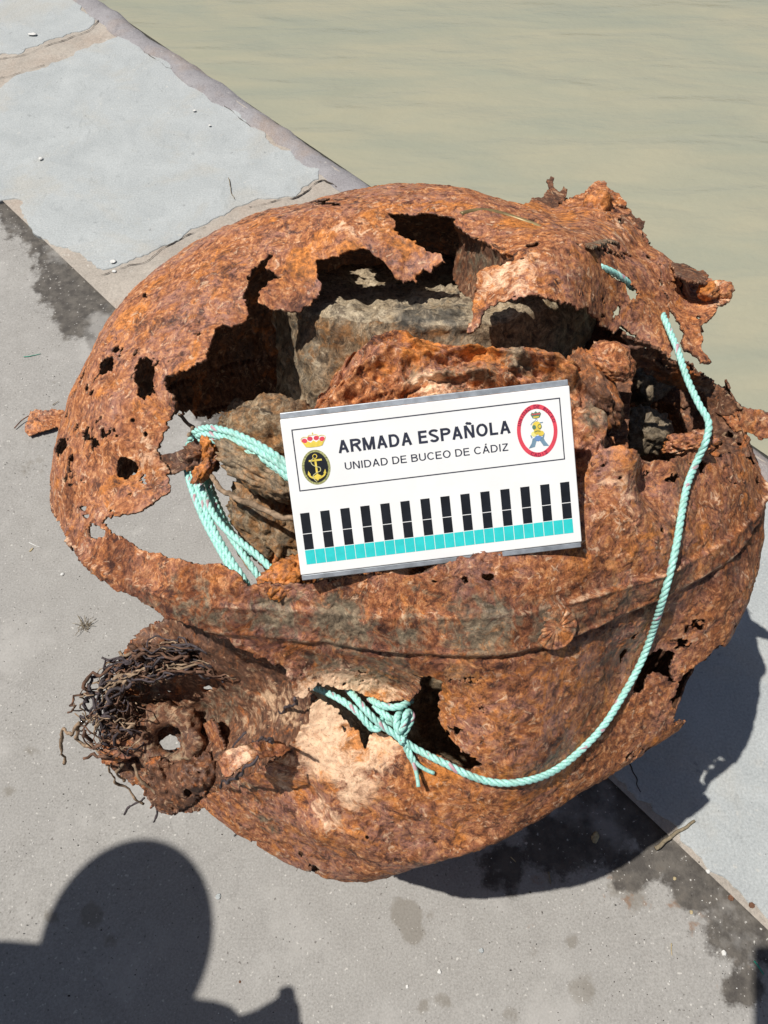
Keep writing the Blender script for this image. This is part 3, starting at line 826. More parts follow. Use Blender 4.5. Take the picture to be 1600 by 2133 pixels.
def rough_lump(name, px_, py_, mode, v, rx, ry, rz, rot, mat, seed, sub=5, amp=0.18, tint=(0, 0, 0), fq=2.2, parent=None):
    """a concretion: rx along the photo's right, ry up, rz towards the camera, all in metres"""
    V, T = ico(sub)
    V = V * (1 + amp * fbm(V + seed, fq, 5, seed, .55) + 0.35 * amp * fbm(V + seed, fq * 5, 3, seed + 3, .6))[:, None]
    V = V * [rx, ry, rz]
    a = math.radians(rot); c, s = math.cos(a), math.sin(a)
    x = V[:, 0] * c - V[:, 1] * s; y = V[:, 0] * s + V[:, 1] * c
    cen = at(float(px_), float(py_), depth_of(px_, py_, mode, v))
    W = cen + x[:, None] * RIGHT + y[:, None] * UP - V[:, 2:3] * FWD
    tn = np.tile(np.array(tint, float), (len(W), 1))
    return keep_parent(mesh_obj(name, W, T, mat, tint=tn), parent or mine)

# charge block: a drum of crusted explosive under a wooden disc
eF = vdir - AX * (vdir @ AX); eF /= np.linalg.norm(eF); eR = np.cross(eF, AX); eR = eR if eR @ RIGHT > 0 else -eR
TC = C0 + AX * 0.425 + RIGHT * 0.045 + eF * 0.02
nA, prf = 260, []
for t in np.linspace(0.02, 1, 44): prf.append((0.215 * t, 0.0))
for t in np.linspace(0, 1, 10)[1:]: prf.append((0.215 + 0.014 * math.sin(t * 1.57), -0.014 * (1 - math.cos(t * 1.57))))
for t in np.linspace(0, 1, 130)[1:]: prf.append((0.229 + 0.045 * t - 0.05 * t ** 4, -0.014 - 0.74 * t))
prf = np.array(prf)
aa = np.linspace(0, 2 * np.pi, nA, endpoint=False)
V = TC + prf[:, None, :1] * (eR * np.cos(aa)[None, :, None] + eF * np.sin(aa)[None, :, None]) + prf[:, None, 1:] * AX
V = V.reshape(-1, 3)
outw = (eR * np.cos(aa)[:, None] + eF * np.sin(aa)[:, None])
Nn = np.concatenate([np.tile(AX, (53 * nA, 1)), np.tile(outw, (len(prf) - 53, 1))])
V = V + Nn * (0.007 * fbm(V, 9, 5, 31, .6) + 0.004 * fbm(V, 50, 5, 33, .65))[:, None]
V = V + np.cross(Nn, AX) * (0.006 * fbm(V, 20, 3, 35))[:, None]
i = np.arange(len(prf) - 1)[:, None] * nA; j = np.arange(nA)[None]; j2 = (j + 1) % nA
Q = np.stack([i + j, i + nA + j, i + nA + j2, i + j2], -1).reshape(-1, 4)
tn = np.zeros((len(V), 3)); bx, by, _ = proj(V)
for tx, ty, tr, ch, s in [(640,740,60,0,.35),(600,830,60,0,.4),(680,820,60,0,.3),(740,780,50,2,.8),(570,660,30,2,.5),(690,700,50,2,.3),(640,690,80,1,.45),(600,760,80,1,.35),(520,770,35,1,.9),(560,690,40,1,.6),(640,680,50,1,.4),(700,760,60,1,.2),(860,665,60,1,.6),(930,650,60,1,.5)]:
    tn[:, ch] = np.maximum(tn[:, ch], s * np.exp(-((bx - tx) ** 2 + (by - ty) ** 2) / (1.4 * tr * tr)))
top = np.arange(len(Q)) < 50 * nA
chg = keep_parent(mesh_obj('charge_block', V, Q, M['crust'], tint=tn), mine)
chg.data.materials.append(M['wood'])
chg.data.polygons.foreach_set('material_index', top.astype(np.int32))

# rusted domed plate in front of the charge
axd = vdir * 0.86 + np.array([0, 0, 1.0]) * 0.30 + RIGHT * 0.05; axd /= np.linalg.norm(axd)
e1 = RIGHT - axd * (RIGHT @ axd); e1 /= np.linalg.norm(e1); e2 = np.cross(axd, e1)
Dc = at(955., 925., 0.875)
pr = []
for t in np.linspace(0.01, 1, 120):
    r = 0.168 * t
    z = 0.030 * (1 - t ** 2) - 0.06 * smooth(0.80, 1.0, t) + 0.012 * math.exp(-((t - .80) / .05) ** 2) + 0.007 * math.exp(-((t - .52) / .03) ** 2) - 0.012 * math.exp(-((t - .45) / .03) ** 2) + 0.010 * math.exp(-((t - .30) / .04) ** 2)
    pr.append((r, z))
for t in np.linspace(0, 1, 30)[1:]: pr.append((0.168 + 0.01 * t, -0.03 - 0.06 - 0.14 * t))
pr = np.array(pr); nA2 = 330
aa = np.linspace(0, 2 * np.pi, nA2, endpoint=False)
ell = 1.0 + 0.12 * np.cos(2 * aa) + 0.06 * np.sin(3 * aa + 1)
V = Dc + pr[:, None, :1] * ell[None, :, None] * (e1 * np.cos(aa)[None, :, None] * 1.0 + e2 * np.sin(aa)[None, :, None]) + pr[:, None, 1:] * axd
V = V.reshape(-1, 3)
V = V + axd * (0.020 * fbm(V, 11, 5, 41, .6) + 0.009 * fbm(V, 42, 5, 43, .62) - 0.010 * smooth(.1, .35, np.abs(fbm(V, 17, 3, 47))) )[:, None] + (V - Dc) * (0.10 * fbm(V, 9, 3, 44))[:, None]
i = np.arange(len(pr) - 1)[:, None] * nA2; j = np.arange(nA2)[None]; j2 = (j + 1) % nA2
Q = np.stack([i + j, i + nA2 + j, i + nA2 + j2, i + j2], -1).reshape(-1, 4)
tn = np.zeros((len(V), 3)); bx, by, _ = proj(V)
for tx, ty, tr, ch, s in [(880,715,50,2,.8),(1000,712,50,2,.9),(790,770,40,2,.5),(1100,850,50,2,.7),(1180,780,40,2,.5),(900,810,40,0,.8),(880,800,30,0,.8),(1080,750,50,1,.7),(1000,780,50,1,.6),(940,790,50,1,.5),(860,770,40,1,.5),(1180,800,60,1,.55),(1250,850,50,1,.7)]:
    tn[:, ch] = np.maximum(tn[:, ch], s * np.exp(-((bx - tx) ** 2 + (by - ty) ** 2) / (1.4 * tr * tr)))
keep_parent(mesh_obj('domed_plate', V, Q, M['rust'], tint=tn), mine)

# lumps of concretion
rough_lump('concretion', 1238, 822, 'd', 0.915, 0.022, 0.052, 0.035, 24, M['rust_in'], 3, tint=(0.1, .3, .3), amp=.22, fq=1.3)
rough_lump('concretion', 1275, 755, 'd', 0.90, 0.026, 0.020, 0.02, -35, M['rust'], 4, tint=(.12, .2, .2), amp=.2, fq=1.3)
rough_lump('concretion', 555, 985, 'd', 0.87, 0.060, 0.022, 0.03, -28, M['crust'], 5, tint=(.45, 0, .45), amp=.25)
rough_lump('concretion', 560, 1085, 'd', 0.93, 0.038, 0.055, 0.03, 30, M['crust'], 6, tint=(.25, .1, .45), amp=.25)
rough_lump('concretion', 570, 905, 'd', 0.92, 0.050, 0.045, 0.04, 0, M['crust'], 8, tint=(.25, .2, .4), amp=.15)
rough_lump('concretion', 520, 890, 'd', 0.98, 0.040, 0.030, 0.04, 0, M['crust'], 9, tint=(.1, .4, .4), amp=.2)
rough_lump('concretion', 590, 1130, 'd', 0.95, 0.030, 0.045, 0.03, 10, M['rust'], 10, tint=(0, 0, .4), amp=.3)
rough_lump('concretion', 600, 1205, 'd', 0.83, 0.034, 0.020, 0.02, 40, M['rust'], 11, tint=(0, 0, .6), amp=.25)
rough_lump('concretion', 430, 945, 'd', 0.92, 0.022, 0.018, 0.02, 60, M['rust_in'], 12, amp=.4, fq=3)
rough_lump('concretion', 436, 928, 'd', 0.895, 0.009, 0.017, 0.009, -10, M['rust'], 13, sub=4, tint=(0, 0, .5), amp=.35)
rough_lump('concretion', 424, 980, 'd', 0.895, 0.008, 0.018, 0.008, -40, M['rust'], 14, sub=4, tint=(0, 0, .5), amp=.35)
rough_lump('concretion', 1345, 800, 'd', 1.16, 0.035, 0.03, 0.03, 0, M['rust_in'], 15, tint=(0, .9, 0), amp=.25, fq=1.4)  # this lump and the next: dark material paints in the cavity's shade
rough_lump('concretion', 1335, 895, 'd', 1.12, 0.04, 0.035, 0.03, 0, M['rust_in'], 16, tint=(0, .9, 0), amp=.25, fq=1.4)
rough_lump('concretion', 1440, 925, 'k', 0.03, 0.03, 0.015, 0.02, 10, M['rust'], 17, tint=(0, 0, .3), amp=.25)

# web plates inside on the right, mostly dark-coloured to stand in for cavity shade
sheet('web_plate', [(1212,640),(1300,690),(1325,760),(1312,840),(1302,960),(1235,962),(1215,900)], [(1212,640,'s',.86),(1320,700,'s',.90),(1310,950,'s',.88),(1225,950,'s',.80)], RI, seed=3)
sheet('web_plate', [(1318,735),(1370,735),(1440,770),(1500,812),(1540,850),(1530,870),(1470,860),(1400,840),(1330,850)], [(1318,740,'s',.80),(1540,860,'s',.97),(1440,760,'s',.92),(1400,850,'s',.82)], RI, seed=4, jag=6, holes=[blob(1385, 762, 6, 5, 8, 2), blob(1400, 770, 4, 4, 8, 3)], tints=[(1410,780,30,2,.8)])
sheet('web_plate', [(1490,855),(1530,845),(1600,862),(1640,880),(1640,905),(1585,915),(1530,895)], [(1490,860,'s',.93),(1640,880,'s',.98),(1560,950,'s',.9)], RU, seed=5, jag=6, tints=[(1570,870,40,1,.4)])
sheet('web_plate', [(1410,845),(1500,850),(1560,900),(1560,950),(1480,950),(1420,900)], [(1410,850,'s',.80),(1500,850,'s',.86),(1560,950,'s',.86)], RI, seed=6, jag=7, holes=[blob(1520, 905, 10, 8, 9, 1), blob(1540, 925, 7, 6, 9, 4), blob(1500, 920, 6, 6, 9, 5)])

sheet('web_plate', [(1300,700),(1350,716),(1400,752),(1440,775),(1490,800),(1475,830),(1430,815),(1380,800),(1330,770),(1305,735)], [(1300,700,'s',.97),(1490,800,'s',1.0),(1380,800,'s',.90),(1440,820,'s',.94)], RI, seed=36, jag=7, res=2.5, wob=.008, holes=[blob(1372, 752, 8, 7, 9, 2), blob(1392, 768, 5, 5, 9, 3), blob(1345, 728, 9, 6, 9, 5)], tints=[(1420,785,30,2,.8)])
# bent tongues of plate around the big opening
sheet('torn_flap', [(935,446),(987,488),(1032,512),(1085,540),(1000,566),(990,590),(991,602),(980,631),(957,605),(944,580),(950,535),(955,494)],
      [(942,452,'k',.002),(1032,516,'k',.004),(1081,541,'k',.004),(980,630,'s',.86),(950,580,'s',.84),(960,500,'s',.93)], RI, seed=7, jag=2.5, tints=[(1000,560,60,1,.5)])
sheet('torn_flap', [(1100,420),(1130,408),(1148,392),(1140,374),(1152,372),(1156,390),(1162,402),(1174,388),(1182,394),(1180,410),(1166,424),(1158,440),(1125,425)],
      [(1100,420,'s',1.0),(1150,430,'s',1.0),(1148,380,'d',1.145),(1180,395,'d',1.14)], RI, seed=8, jag=4, res=2)
bd = 1.085
sheet('torn_flange', [(1085,436),(1110,414),(1140,418),(1165,408),(1190,414),(1225,396),(1262,400),(1296,424),(1322,452),(1338,486),(1362,520),(1340,540),(1290,530),(1220,500),(1150,470),(1110,455)],
      [(1085,440,'s',1.0),(1110,455,'k',-.003),(1220,500,'k',-.004),(1300,530,'k',-.004),(1360,525,'s',1.0),(1225,402,'d',1.13),(1320,450,'d',1.09),(1150,415,'d',1.16)], RU, seed=29, jag=6, res=2, wob=.008, holes=[blob(1178, 425, 7, 6, 9, 2), blob(1296, 458, 6, 9, 9, 3)], tints=[(1180,450,40,2,.5),(1280,480,40,0,.35)])
sheet('torn_flap', [(1395,545),(1425,548),(1445,562),(1462,560),(1480,572),(1470,586),(1440,584),(1410,570)], [(1395,550,'k',-.002),(1480,575,'d',1.03),(1440,582,'d',.99)], RI, seed=31, jag=5, res=2, wob=.005)
sheet('torn_flange', [(1168,444),(1176,418),(1198,406),(1220,400),(1236,380),(1262,371),(1261,386),(1272,400),(1292,404),(1306,424),(1298,432),(1288,428),(1286,455),(1272,476),(1240,478),(1200,470)],
      [(1170,445,'d',bd + .01),(1240,478,'d',bd - .03),(1262,375,'d',bd + .04),(1300,425,'d',bd + .01)], RU, seed=9, jag=3.5, res=2, wob=.006)
rough_lump('bolt_boss', 1244, 428, 'd', bd - .005, 0.021, 0.021, 0.022, 0, M['rust'], 21, sub=4, amp=.16, tint=(.3, 0, .5))
sheet('torn_flap', [(1296,452),(1308,446),(1316,438),(1324,450),(1346,462),(1340,474),(1334,498),(1326,504),(1308,486),(1296,466)],
      [(1300,450,'d',1.07),(1345,465,'d',1.09),(1320,500,'d',1.06)], RI, seed=10, jag=3, res=2)
sheet('raised_lip', [(1214,486),(1234,468),(1262,466),(1292,478),(1310,490),(1292,500),(1262,504),(1240,514),(1222,506)],
      [(1214,486,'k',-.004),(1240,468,'k',-.002),(1300,485,'k',-.006),(1240,512,'k',-.032),(1290,500,'k',-.028)], RU, seed=12, jag=3.5, res=2, wob=.005, tints=[(1250,490,40,1,.7)])
sheet('torn_flap', [(1378,548),(1410,560),(1440,578),(1470,583),(1512,588),(1529,605),(1520,626),(1497,634),(1494,650),(1472,664),(1462,682),(1460,706),(1467,735),(1484,755),(1462,752),(1450,736),(1444,726),(1425,732),(1419,716),(1426,690),(1412,664),(1396,640),(1382,600)],
      [(1380,560,'k',-.001),(1390,610,'k',-.001),(1440,600,'s',1.02),(1525,605,'d',1.03),(1490,650,'d',0.99),(1440,730,'d',0.955),(1475,750,'d',0.95)], RU, seed=13, jag=4, res=2.2, wob=.005,
      holes=[blob(1455, 660, 7, 6, 8, 1)], tints=[(1500,605,40,0,.6),(1470,600,40,2,.3)])
rough_lump('bolt_boss', 1474, 606, 'd', 1.005, 0.014, 0.012, 0.012, 0, M['rust'], 22, sub=4, amp=.2, tint=(0, 0, .6))
rough_lump('bolt_boss', 1510, 607, 'd', 1.02, 0.011, 0.012, 0.010, 0, M['rust'], 23, sub=4, amp=.2, tint=(.25, 0, 0))
# loose flake lying on the concrete
flake = sheet('rust_flake', [(150,850),(100,854),(62,856),(58,868),(54,880),(50,896),(60,906),(96,894),(150,884)], [(150,850,'z',.012),(150,885,'z',.008),(55,860,'z',.016),(55,900,'z',.009),(100,875,'z',.020)], RU, seed=14, jag=3, res=2, th=.003, tints=[(90,880,60,0,.25)])
flake.parent = None; flake.matrix_parent_inverse = Matrix.Identity(4)
tag(flake, 'thin purplish rust flake on the concrete at the left of the mine', 'rust flake')
V, T = tube(catmull(np.array([gnd(60., 866., .014), gnd(45., 876., .008), gnd(30., 892., .004)]), .004), 0.0015, 6)
o = mesh_obj('spike', V, T, M['rust_in']); o.parent = flake
# dark strap crossing the left gap
sheet('strap', [(318,950),(345,946),(400,930),(420,935),(420,985),(390,978),(348,990),(325,975)], [(318,955,'s',.95),(420,935,'d',.93),(420,985,'d',.93)], RI, seed=15, jag=2)

# the mouth low on the left: inner face of the lower plate, a pipe boss, a curled edge
FL = [(350,1276),(300,1312),(262,1352),(240,1400),(226,1452),(215,1520),(214,1580),(245,1610),(296,1640),(318,1690),(378,1694),(420,1680),(480,1650),(555,1604),(606,1572),(660,1520),(672,1480),(640,1440),(616,1385),(560,1370),(475,1322),(410,1300)]
sheet('lower_flap', FL, [(350,1280,'d',1.07),(262,1360,'d',1.10),(222,1480,'d',1.14),(216,1580,'d',1.15),(318,1680,'d',1.16),(378,1690,'d',1.15),(480,1645,'k',.012),(600,1570,'k',.015),(660,1510,'k',.02),(640,1450,'k',.04),(600,1390,'k',.09),(475,1330,'k',.10),(430,1480,'d',1.135),(350,1540,'d',1.16),(520,1490,'d',1.06)],
      [M['rust_in'], M['rust']], seed=16, jag=7, wob=.008, holes=[blob(356, 1548, 24, 17, 11, 1), blob(352, 1442, 7, 5, 8, 2), blob(276, 1425, 5, 5, 8, 3), blob(432, 1434, 9, 6, 8, 4), blob(330, 1450, 4, 4, 8, 6)],
      tints=[(560,1450,40,0,.5),(520,1490,50,0,.4),(460,1470,60,1,.45),(590,1480,40,0,.55),(400,1520,60,1,.35),(300,1440,70,1,.5),(500,1440,60,1,.35),(250,1560,30,0,.2)])
# pipe boss
ringc = at(352., 1540., 1.125); an = np.array([-0.15, -0.55, 0.8]); an /= np.linalg.norm(an)
b1 = np.cross(an, [0, 1, 0]); b1 /= np.linalg.norm(b1); b2 = np.cross(an, b1)
t1 = np.linspace(0, 2 * np.pi, 70, endpoint=False); t2 = np.linspace(0, 2 * np.pi, 22, endpoint=False)
V = (ringc + 0.038 * (b1 * np.cos(t1)[:, None, None] + b2 * np.sin(t1)[:, None, None]) + 0.0165 * ((b1 * np.cos(t1)[:, None, None] + b2 * np.sin(t1)[:, None, None]) * np.cos(t2)[None, :, None] + 1.1 * an * np.sin(t2)[None, :, None])).reshape(-1, 3)
V = V + (V - ringc) * (0.16 * fbm(V, 40, 5, 61, .65))[:, None]
i = np.arange(70)[:, None]; j = np.arange(22)[None]
Q = np.stack([i * 22 + j, ((i + 1) % 70) * 22 + j, ((i + 1) % 70) * 22 + (j + 1) % 22, i * 22 + (j + 1) % 22], -1).reshape(-1, 4)
tn = np.zeros((len(V), 3)); tn[:, 1] = .3; tn[:, 0] = .3
keep_parent(mesh_obj('pipe_boss', V, Q, M['rust_in'], tint=tn), mine)
sheet('torn_flap', [(300,1612),(318,1570),(345,1590),(380,1582),(430,1576),(462,1592),(455,1620),(430,1650),(400,1672),(372,1690),(330,1690),(312,1650)], [(300,1612,'m',.21),(345,1590,'m',.24),(460,1592,'m',.245),(372,1690,'m',.20),(400,1640,'m',.27)], [M['rust_in'], M['rust_in']], seed=17, jag=8, wob=.016, holes=[blob(390, 1652, 7, 9, 8, 1), blob(415, 1610, 6, 5, 8, 2)], tints=[(370,1620,50,2,.25)])
sheet('torn_flap', [(455,1590),(470,1568),(510,1552),(560,1542),(592,1548),(604,1562),(590,1572),(540,1578),(500,1600),(468,1622)], [(455,1600,'k',-.03),(510,1552,'k',.0),(600,1560,'k',-.012),(500,1598,'k',-.035)], RU, seed=18, jag=3.5, wob=.008, tints=[(500,1575,40,0,.6)])
sheet('torn_flap', [(205,1566),(235,1548),(268,1540),(288,1552),(290,1572),(262,1584),(232,1592),(214,1590)], [(205,1566,'m',.22),(288,1552,'m',.22),(262,1584,'m',.21)], RU, seed=19, jag=3, res=2, tints=[(250,1565,30,0,.25)])
sheet('torn_flap', [(422,1508),(440,1500),(452,1520),(468,1560),(455,1566),(438,1550),(425,1535)], [(430,1505,'m',.23),(460,1562,'m',.25),(430,1540,'m',.19)], RU, seed=20, jag=3, res=2)

# filler ring on the crown and the round cap on the belt
def on_skin(x, y, out=0.0):
    p = at(float(x), float(y), shell_d(x, y)); d = p - C0; d /= np.linalg.norm(d)
    return p + d * out, d
pc, dn = on_skin(1035, 478, 0)
q1 = RIGHT - dn * (RIGHT @ dn); q1 /= np.linalg.norm(q1); q2 = np.cross(dn, q1); q2 = q2 if q2 @ UP > 0 else -q2
t1 = np.linspace(math.radians(25), math.radians(128), 50)
dr = dn + 0.115 * (q1 * np.cos(t1)[:, None] + 0.9 * q2 * np.sin(t1)[:, None]); dr /= np.linalg.norm(dr, axis=1, keepdims=True)
SHD = SHV - C0; SHR = np.linalg.norm(SHD, axis=1)
rads = np.array([SHR[np.argsort(-(SHD @ d_) / SHR)[:12]].mean() for d_ in dr])
rads = np.convolve(np.pad(rads, 8, mode='edge'), np.ones(17) / 17, 'valid')
V, T = tube(C0 + dr * (rads - 0.0012)[:, None], 0.0032, 10)
M['brass'] = simple('dull_bronze', (0.23, 0.17, 0.075), 0.45, 0.5, 0.35, 0.4, 60)
keep_parent(mesh_obj('filler_ring', V, T, M['brass']), mine)
pc, dn = on_skin(1156, 1306, 0.0005)
q1 = np.cross(dn, [0, 0, 1.0]); q1 /= np.linalg.norm(q1); q2 = np.cross(q1, dn)
rr = np.linspace(0.02, 1, 26); aa = np.linspace(0, 2 * np.pi, 160, endpoint=False)
rim = 0.0255
hgt = 0.004 * (1 - rr[:, None] ** 6) + 0.0014 * np.exp(-((rr[:, None] - .9) / .06) ** 2) - 0.0012 * np.abs(np.cos(aa[None] * 8)) ** 4 * smooth(.15, .4, rr)[:, None] * (np.sin(aa)[None] < .75)
hgt[-1] = -0.006
V = (pc + rim * rr[:, None, None] * (q1 * np.cos(aa)[None, :, None] + q2 * np.sin(aa)[None, :, None]) + hgt[..., None] * dn).reshape(-1, 3)
V = V + dn * (0.0008 * fbm(V, 120, 3, 71))[:, None]
i = np.arange(len(rr) - 1)[:, None] * 160; j = np.arange(160)[None]
Q = np.stack([i + j, i + 160 + j, i + 160 + (j + 1) % 160, i + (j + 1) % 160], -1).reshape(-1, 4)
tn = np.zeros((len(V), 3)); tn[:, 1] = .42
keep_parent(mesh_obj('ribbed_cap', V, Q, M['rust'], tint=tn), mine)

# wires hanging out of the mouth and inside the case
M['wire'] = simple('corroded_wire', (0.13, 0.07, 0.045), 0.8, 0.3, 0, 0.7, 90, 0.002)
M['wire_dark'] = simple('dark_wire', (0.055, 0.042, 0.045), 0.7, 0.4, 0, 0.6, 90, 0.002)
M['root'] = simple('crusted_wire', (0.27, 0.19, 0.125), 0.85, 0.2, 0, 0.5, 120, 0.002)
tangle = keep_parent(empty('wire_tangle', tuple(at(260., 1430., depth_of(260, 1430, 'm', .25)))), mine)
wr = random.Random(11)
def wire(pts, rad, mat, parent, seed, lump_=0.25, amp=0.004):
    P = np.array([at(float(x), float(y), depth_of(x, y, m, v)) for x, y, m, v in pts])
    P = catmull(P, 0.005)
    P = P + amp * np.stack([fbm(P + s, 45, 3, seed + s) for s in (1, 2, 3)], 1)
    V, T = tube(P, rad * (1 + lump_ * fbm(P, 120, 2, seed + 9)), 6)
    o = mesh_obj('wire', V, T, mat)
    if parent.parent is None: keep_parent(o, parent)
    else:
        o.parent = parent; o.matrix_parent_inverse = (Matrix.Translation(Vector(parent['home']))).inverted()
    return o
tangle['home'] = [float(v) for v in at(260., 1430., depth_of(260, 1430, 'm', .25))]
wm = [M['wire'], M['wire_dark'], M['wire_dark'], M['wire'], M['root']]
for k in range(46):                                  # the sheaf running along the upper lip
    t = k / 45
    y0 = 1345 + 70 * t + wr.uniform(-12, 12); x0 = 420 + 160 * wr.random() + 20 * t
    ym = 1330 + 62 * t + wr.uniform(-8, 8)
    xe = 225 + wr.uniform(-18, 45); ye = 1370 + 75 * t + wr.uniform(-15, 15)
    pts = [(x0, y0, 'm', .30 + wr.uniform(-.02, .02)), (x0 - 70, ym + 14, 'm', .325 + wr.uniform(-.02, .02)), (x0 - 150, ym + 4, 'm', .32 + wr.uniform(-.02, .02)), (300 + wr.uniform(-20, 20), ym + 28 + wr.uniform(-8, 8), 'm', .29 + wr.uniform(-.02, .02)), (xe, ye, 'm', .25 + wr.uniform(-.03, .02))]
    if k % 3 == 0: pts += [(xe - 12 + wr.uniform(-10, 10), ye + 50, 'm', .23), (xe + wr.uniform(-20, 20), ye + 105 + wr.uniform(-10, 10), 'm', .22)]
    wire(pts, wr.choice([.0009, .0012, .0017, .0026]), wr.choice(wm), tangle, 100 + k * 7, .4, amp=.010)
for k in range(34):                                  # the knot of ends on the left
    cx_ = 222 + wr.uniform(-28, 40); cy_ = 1475 + wr.uniform(-45, 75)
    a = wr.uniform(0, 6.28); r_ = wr.uniform(18, 45)
    pts = [(cx_ + r_ * math.cos(a + s) * (1 + .2 * s), cy_ + r_ * .9 * math.sin(a + s), 'm', .22 + wr.uniform(-.03, .04)) for s in (0, .9, 1.8, 2.6)]
    wire(pts, wr.choice([.0010, .0014, .0021]), wr.choice(wm), tangle, 400 + k * 7, .5, amp=.012)
for k, pts in enumerate([
    [(215,1490,'m',.22),(180,1500,'m',.2),(160,1520,'m',.18),(148,1530,'m',.14),(130,1520,'m',.12),(127,1545,'m',.07),(132,1590,'m',.02)],
    [(165,1505,'m',.2),(160,1540,'m',.15),(180,1555,'m',.15),(205,1568,'m',.17)],
    [(230,1585,'m',.2),(228,1610,'m',.15),(250,1635,'m',.10),(280,1660,'m',.08),(300,1672,'m',.06)],
    [(255,1590,'m',.2),(246,1612,'m',.15),(258,1628,'m',.12)],
    [(280,1590,'m',.22),(292,1622,'m',.22),(330,1655,'m',.20),(378,1672,'m',.21)],
    [(300,1668,'m',.05),(280,1680,'m',.03),(262,1694,'m',.01)],
    [(345,1672,'m',.12),(330,1690,'m',.06),(320,1712,'m',.015)],
    [(620,1455,'k',-.01),(560,1500,'m',.30),(510,1530,'m',.29),(485,1560,'m',.28)],
    [(470,1570,'m',.28),(520,1550,'m',.29),(570,1540,'k',-.02)],
    [(530,1575,'k',-.03),(505,1605,'k',-.035),(460,1640,'k',-.03)],
    [(250,1400,'m',.26),(258,1440,'m',.24),(245,1480,'m',.22)]]):
    wire(pts, .0026 if k in (0, 1, 3, 4) else .0018, M['root'] if k in (0, 1, 2, 3, 4, 10) else M['wire_dark'], tangle, 700 + 9 * k, .45)
wire([(430,975,'d',.90),(445,1005,'d',.885),(465,1026,'d',.875),(520,1050,'d',.86),(560,1066,'d',.85),(618,1080,'d',.84)], .0034, M['root'], mine, 900)
wire([(537,962,'d',.86),(548,976,'d',.85),(580,992,'d',.845),(615,1008,'d',.84)], .003, M['root'], mine, 930)
wire([(492,1130,'d',.93),(496,1160,'d',.90),(520,1185,'d',.88),(540,1200,'d',.87)], .0018, M['root'], mine, 960)
wire([(380,868,'s',.9),(392,885,'s',.9),(400,905,'d',.9)], .0022, M['root'], mine, 990)
wire([(548,858,'d',.95),(560,850,'d',.94),(575,856,'d',.93)], .0022, M['root'], mine, 995)

# ------------------------------------------------------------------ the identification board
BT = [(583,874),(1186,803),(1213,1152),(629,1222)]
A = np.array([rays(*map(float, p)) for p in BT]).T * np.array([1, -1, 1, -1])
tt = np.linalg.svd(A)[2][-1]; tt = tt / tt[0] * 0.7515
PB = [CAM + rays(*map(float, p)) * t_ for p, t_ in zip(BT, tt)]
bex = PB[1] - PB[0] + PB[2] - PB[3]; BW = np.linalg.norm(bex) / 2; bex /= np.linalg.norm(bex)
bey = PB[3] - PB[0] + PB[2] - PB[1]; bey -= bex * (bey @ bex); bey /= np.linalg.norm(bey)
bn = np.cross(bey, bex); bn = bn if bn @ FWD < 0 else -bn
UNIT = BW / 28.7
BO = PB[0]
board = tag(empty('sign_board', tuple(PB[3])), 'white board with navy lettering, two emblems and turquoise scale cells, propped on the mine', 'sign board')
def bp(u, v, h=0.0): return BO + bex * (u * UNIT) + bey * (v * UNIT) + bn * h
def flat(name, pts, mat, lv, parent=None, holes=None):
    P = [bp(u, v, 0.0002 * lv) for u, v in pts]
    return keep_parent(mesh_obj(name, np.array(P), [tuple(range(len(P)))[::-1]], mat, smooth_=False), parent or board)
def strip_ring(name, outer, inner, mat, lv):
    n = len(outer); P = [bp(u, v, 0.0002 * lv) for u, v in outer] + [bp(u, v, 0.0002 * lv) for u, v in inner]
    return keep_parent(mesh_obj(name, np.array(P), [(i, (i + 1) % n, n + (i + 1) % n, n + i)[::-1] for i in range(n)], mat, smooth_=False), board)
def box_on(name, u0, u1, v0, v1, h0, h1, mat, bev=0.0008):
    bm = bmesh.new()
    vs = [bm.verts.new(bp(u, v, h)) for h in (h0, h1) for v in (v0, v1) for u in (u0, u1)]
    for q in ((0, 2, 3, 1), (4, 5, 7, 6), (0, 1, 5, 4), (2, 6, 7, 3), (0, 4, 6, 2), (1, 3, 7, 5)): bm.faces.new([vs[k] for k in q])
    bmesh.ops.recalc_face_normals(bm, faces=bm.faces)
    bmesh.ops.bevel(bm, geom=list(bm.edges), offset=bev, segments=2, affect='EDGES', profile=0.5)
    me = bpy.data.meshes.new(name); bm.to_mesh(me); bm.free(); me.materials.append(mat)
    o = bpy.data.objects.new(name, me); COL.objects.link(o); return keep_parent(o, board)
M['white'] = simple('white_plastic', (0.80, 0.80, 0.785), 0.38, 0.5, 0, 0.025, 22)
M['alu'] = simple('dull_aluminium', (0.40, 0.43, 0.46), 0.42, 0.5, 0.55, 0.25, 70)
M['ink'] = simple('navy_ink', (0.022, 0.026, 0.045), 0.5, 0.4, 0, 0.15, 60)
M['black'] = simple('black_print', (0.008, 0.010, 0.014), 0.45, 0.4, 0, 0.3, 60)
M['cyan'] = simple('turquoise_print', (0.03, 0.56, 0.55), 0.45, 0.4, 0, 0.06, 120)
M['red'] = simple('red_print', (0.66, 0.06, 0.09), 0.5, 0.4, 0, 0.08, 90)
M['gold'] = simple('gold_print', (0.72, 0.55, 0.08), 0.5, 0.4, 0, 0.15, 150)
M['maroon'] = simple('maroon_print', (0.22, 0.012, 0.05), 0.5, 0.4)
M['steel'] = simple('grey_blue_print', (0.16, 0.26, 0.34), 0.5, 0.4, 0, 0.15, 150)
M['blue'] = simple('blue_print', (0.14, 0.26, 0.50), 0.5, 0.4)
M['green'] = simple('green_print', (0.10, 0.20, 0.13), 0.5, 0.4)
box_on('board_panel', 0, 28.7, 0, 15.75, -0.0075, 0.0, M['white'])
box_on('edge_channel', 0.05, 28.65, -0.62, -0.03, -0.010, -0.0015, M['alu'])
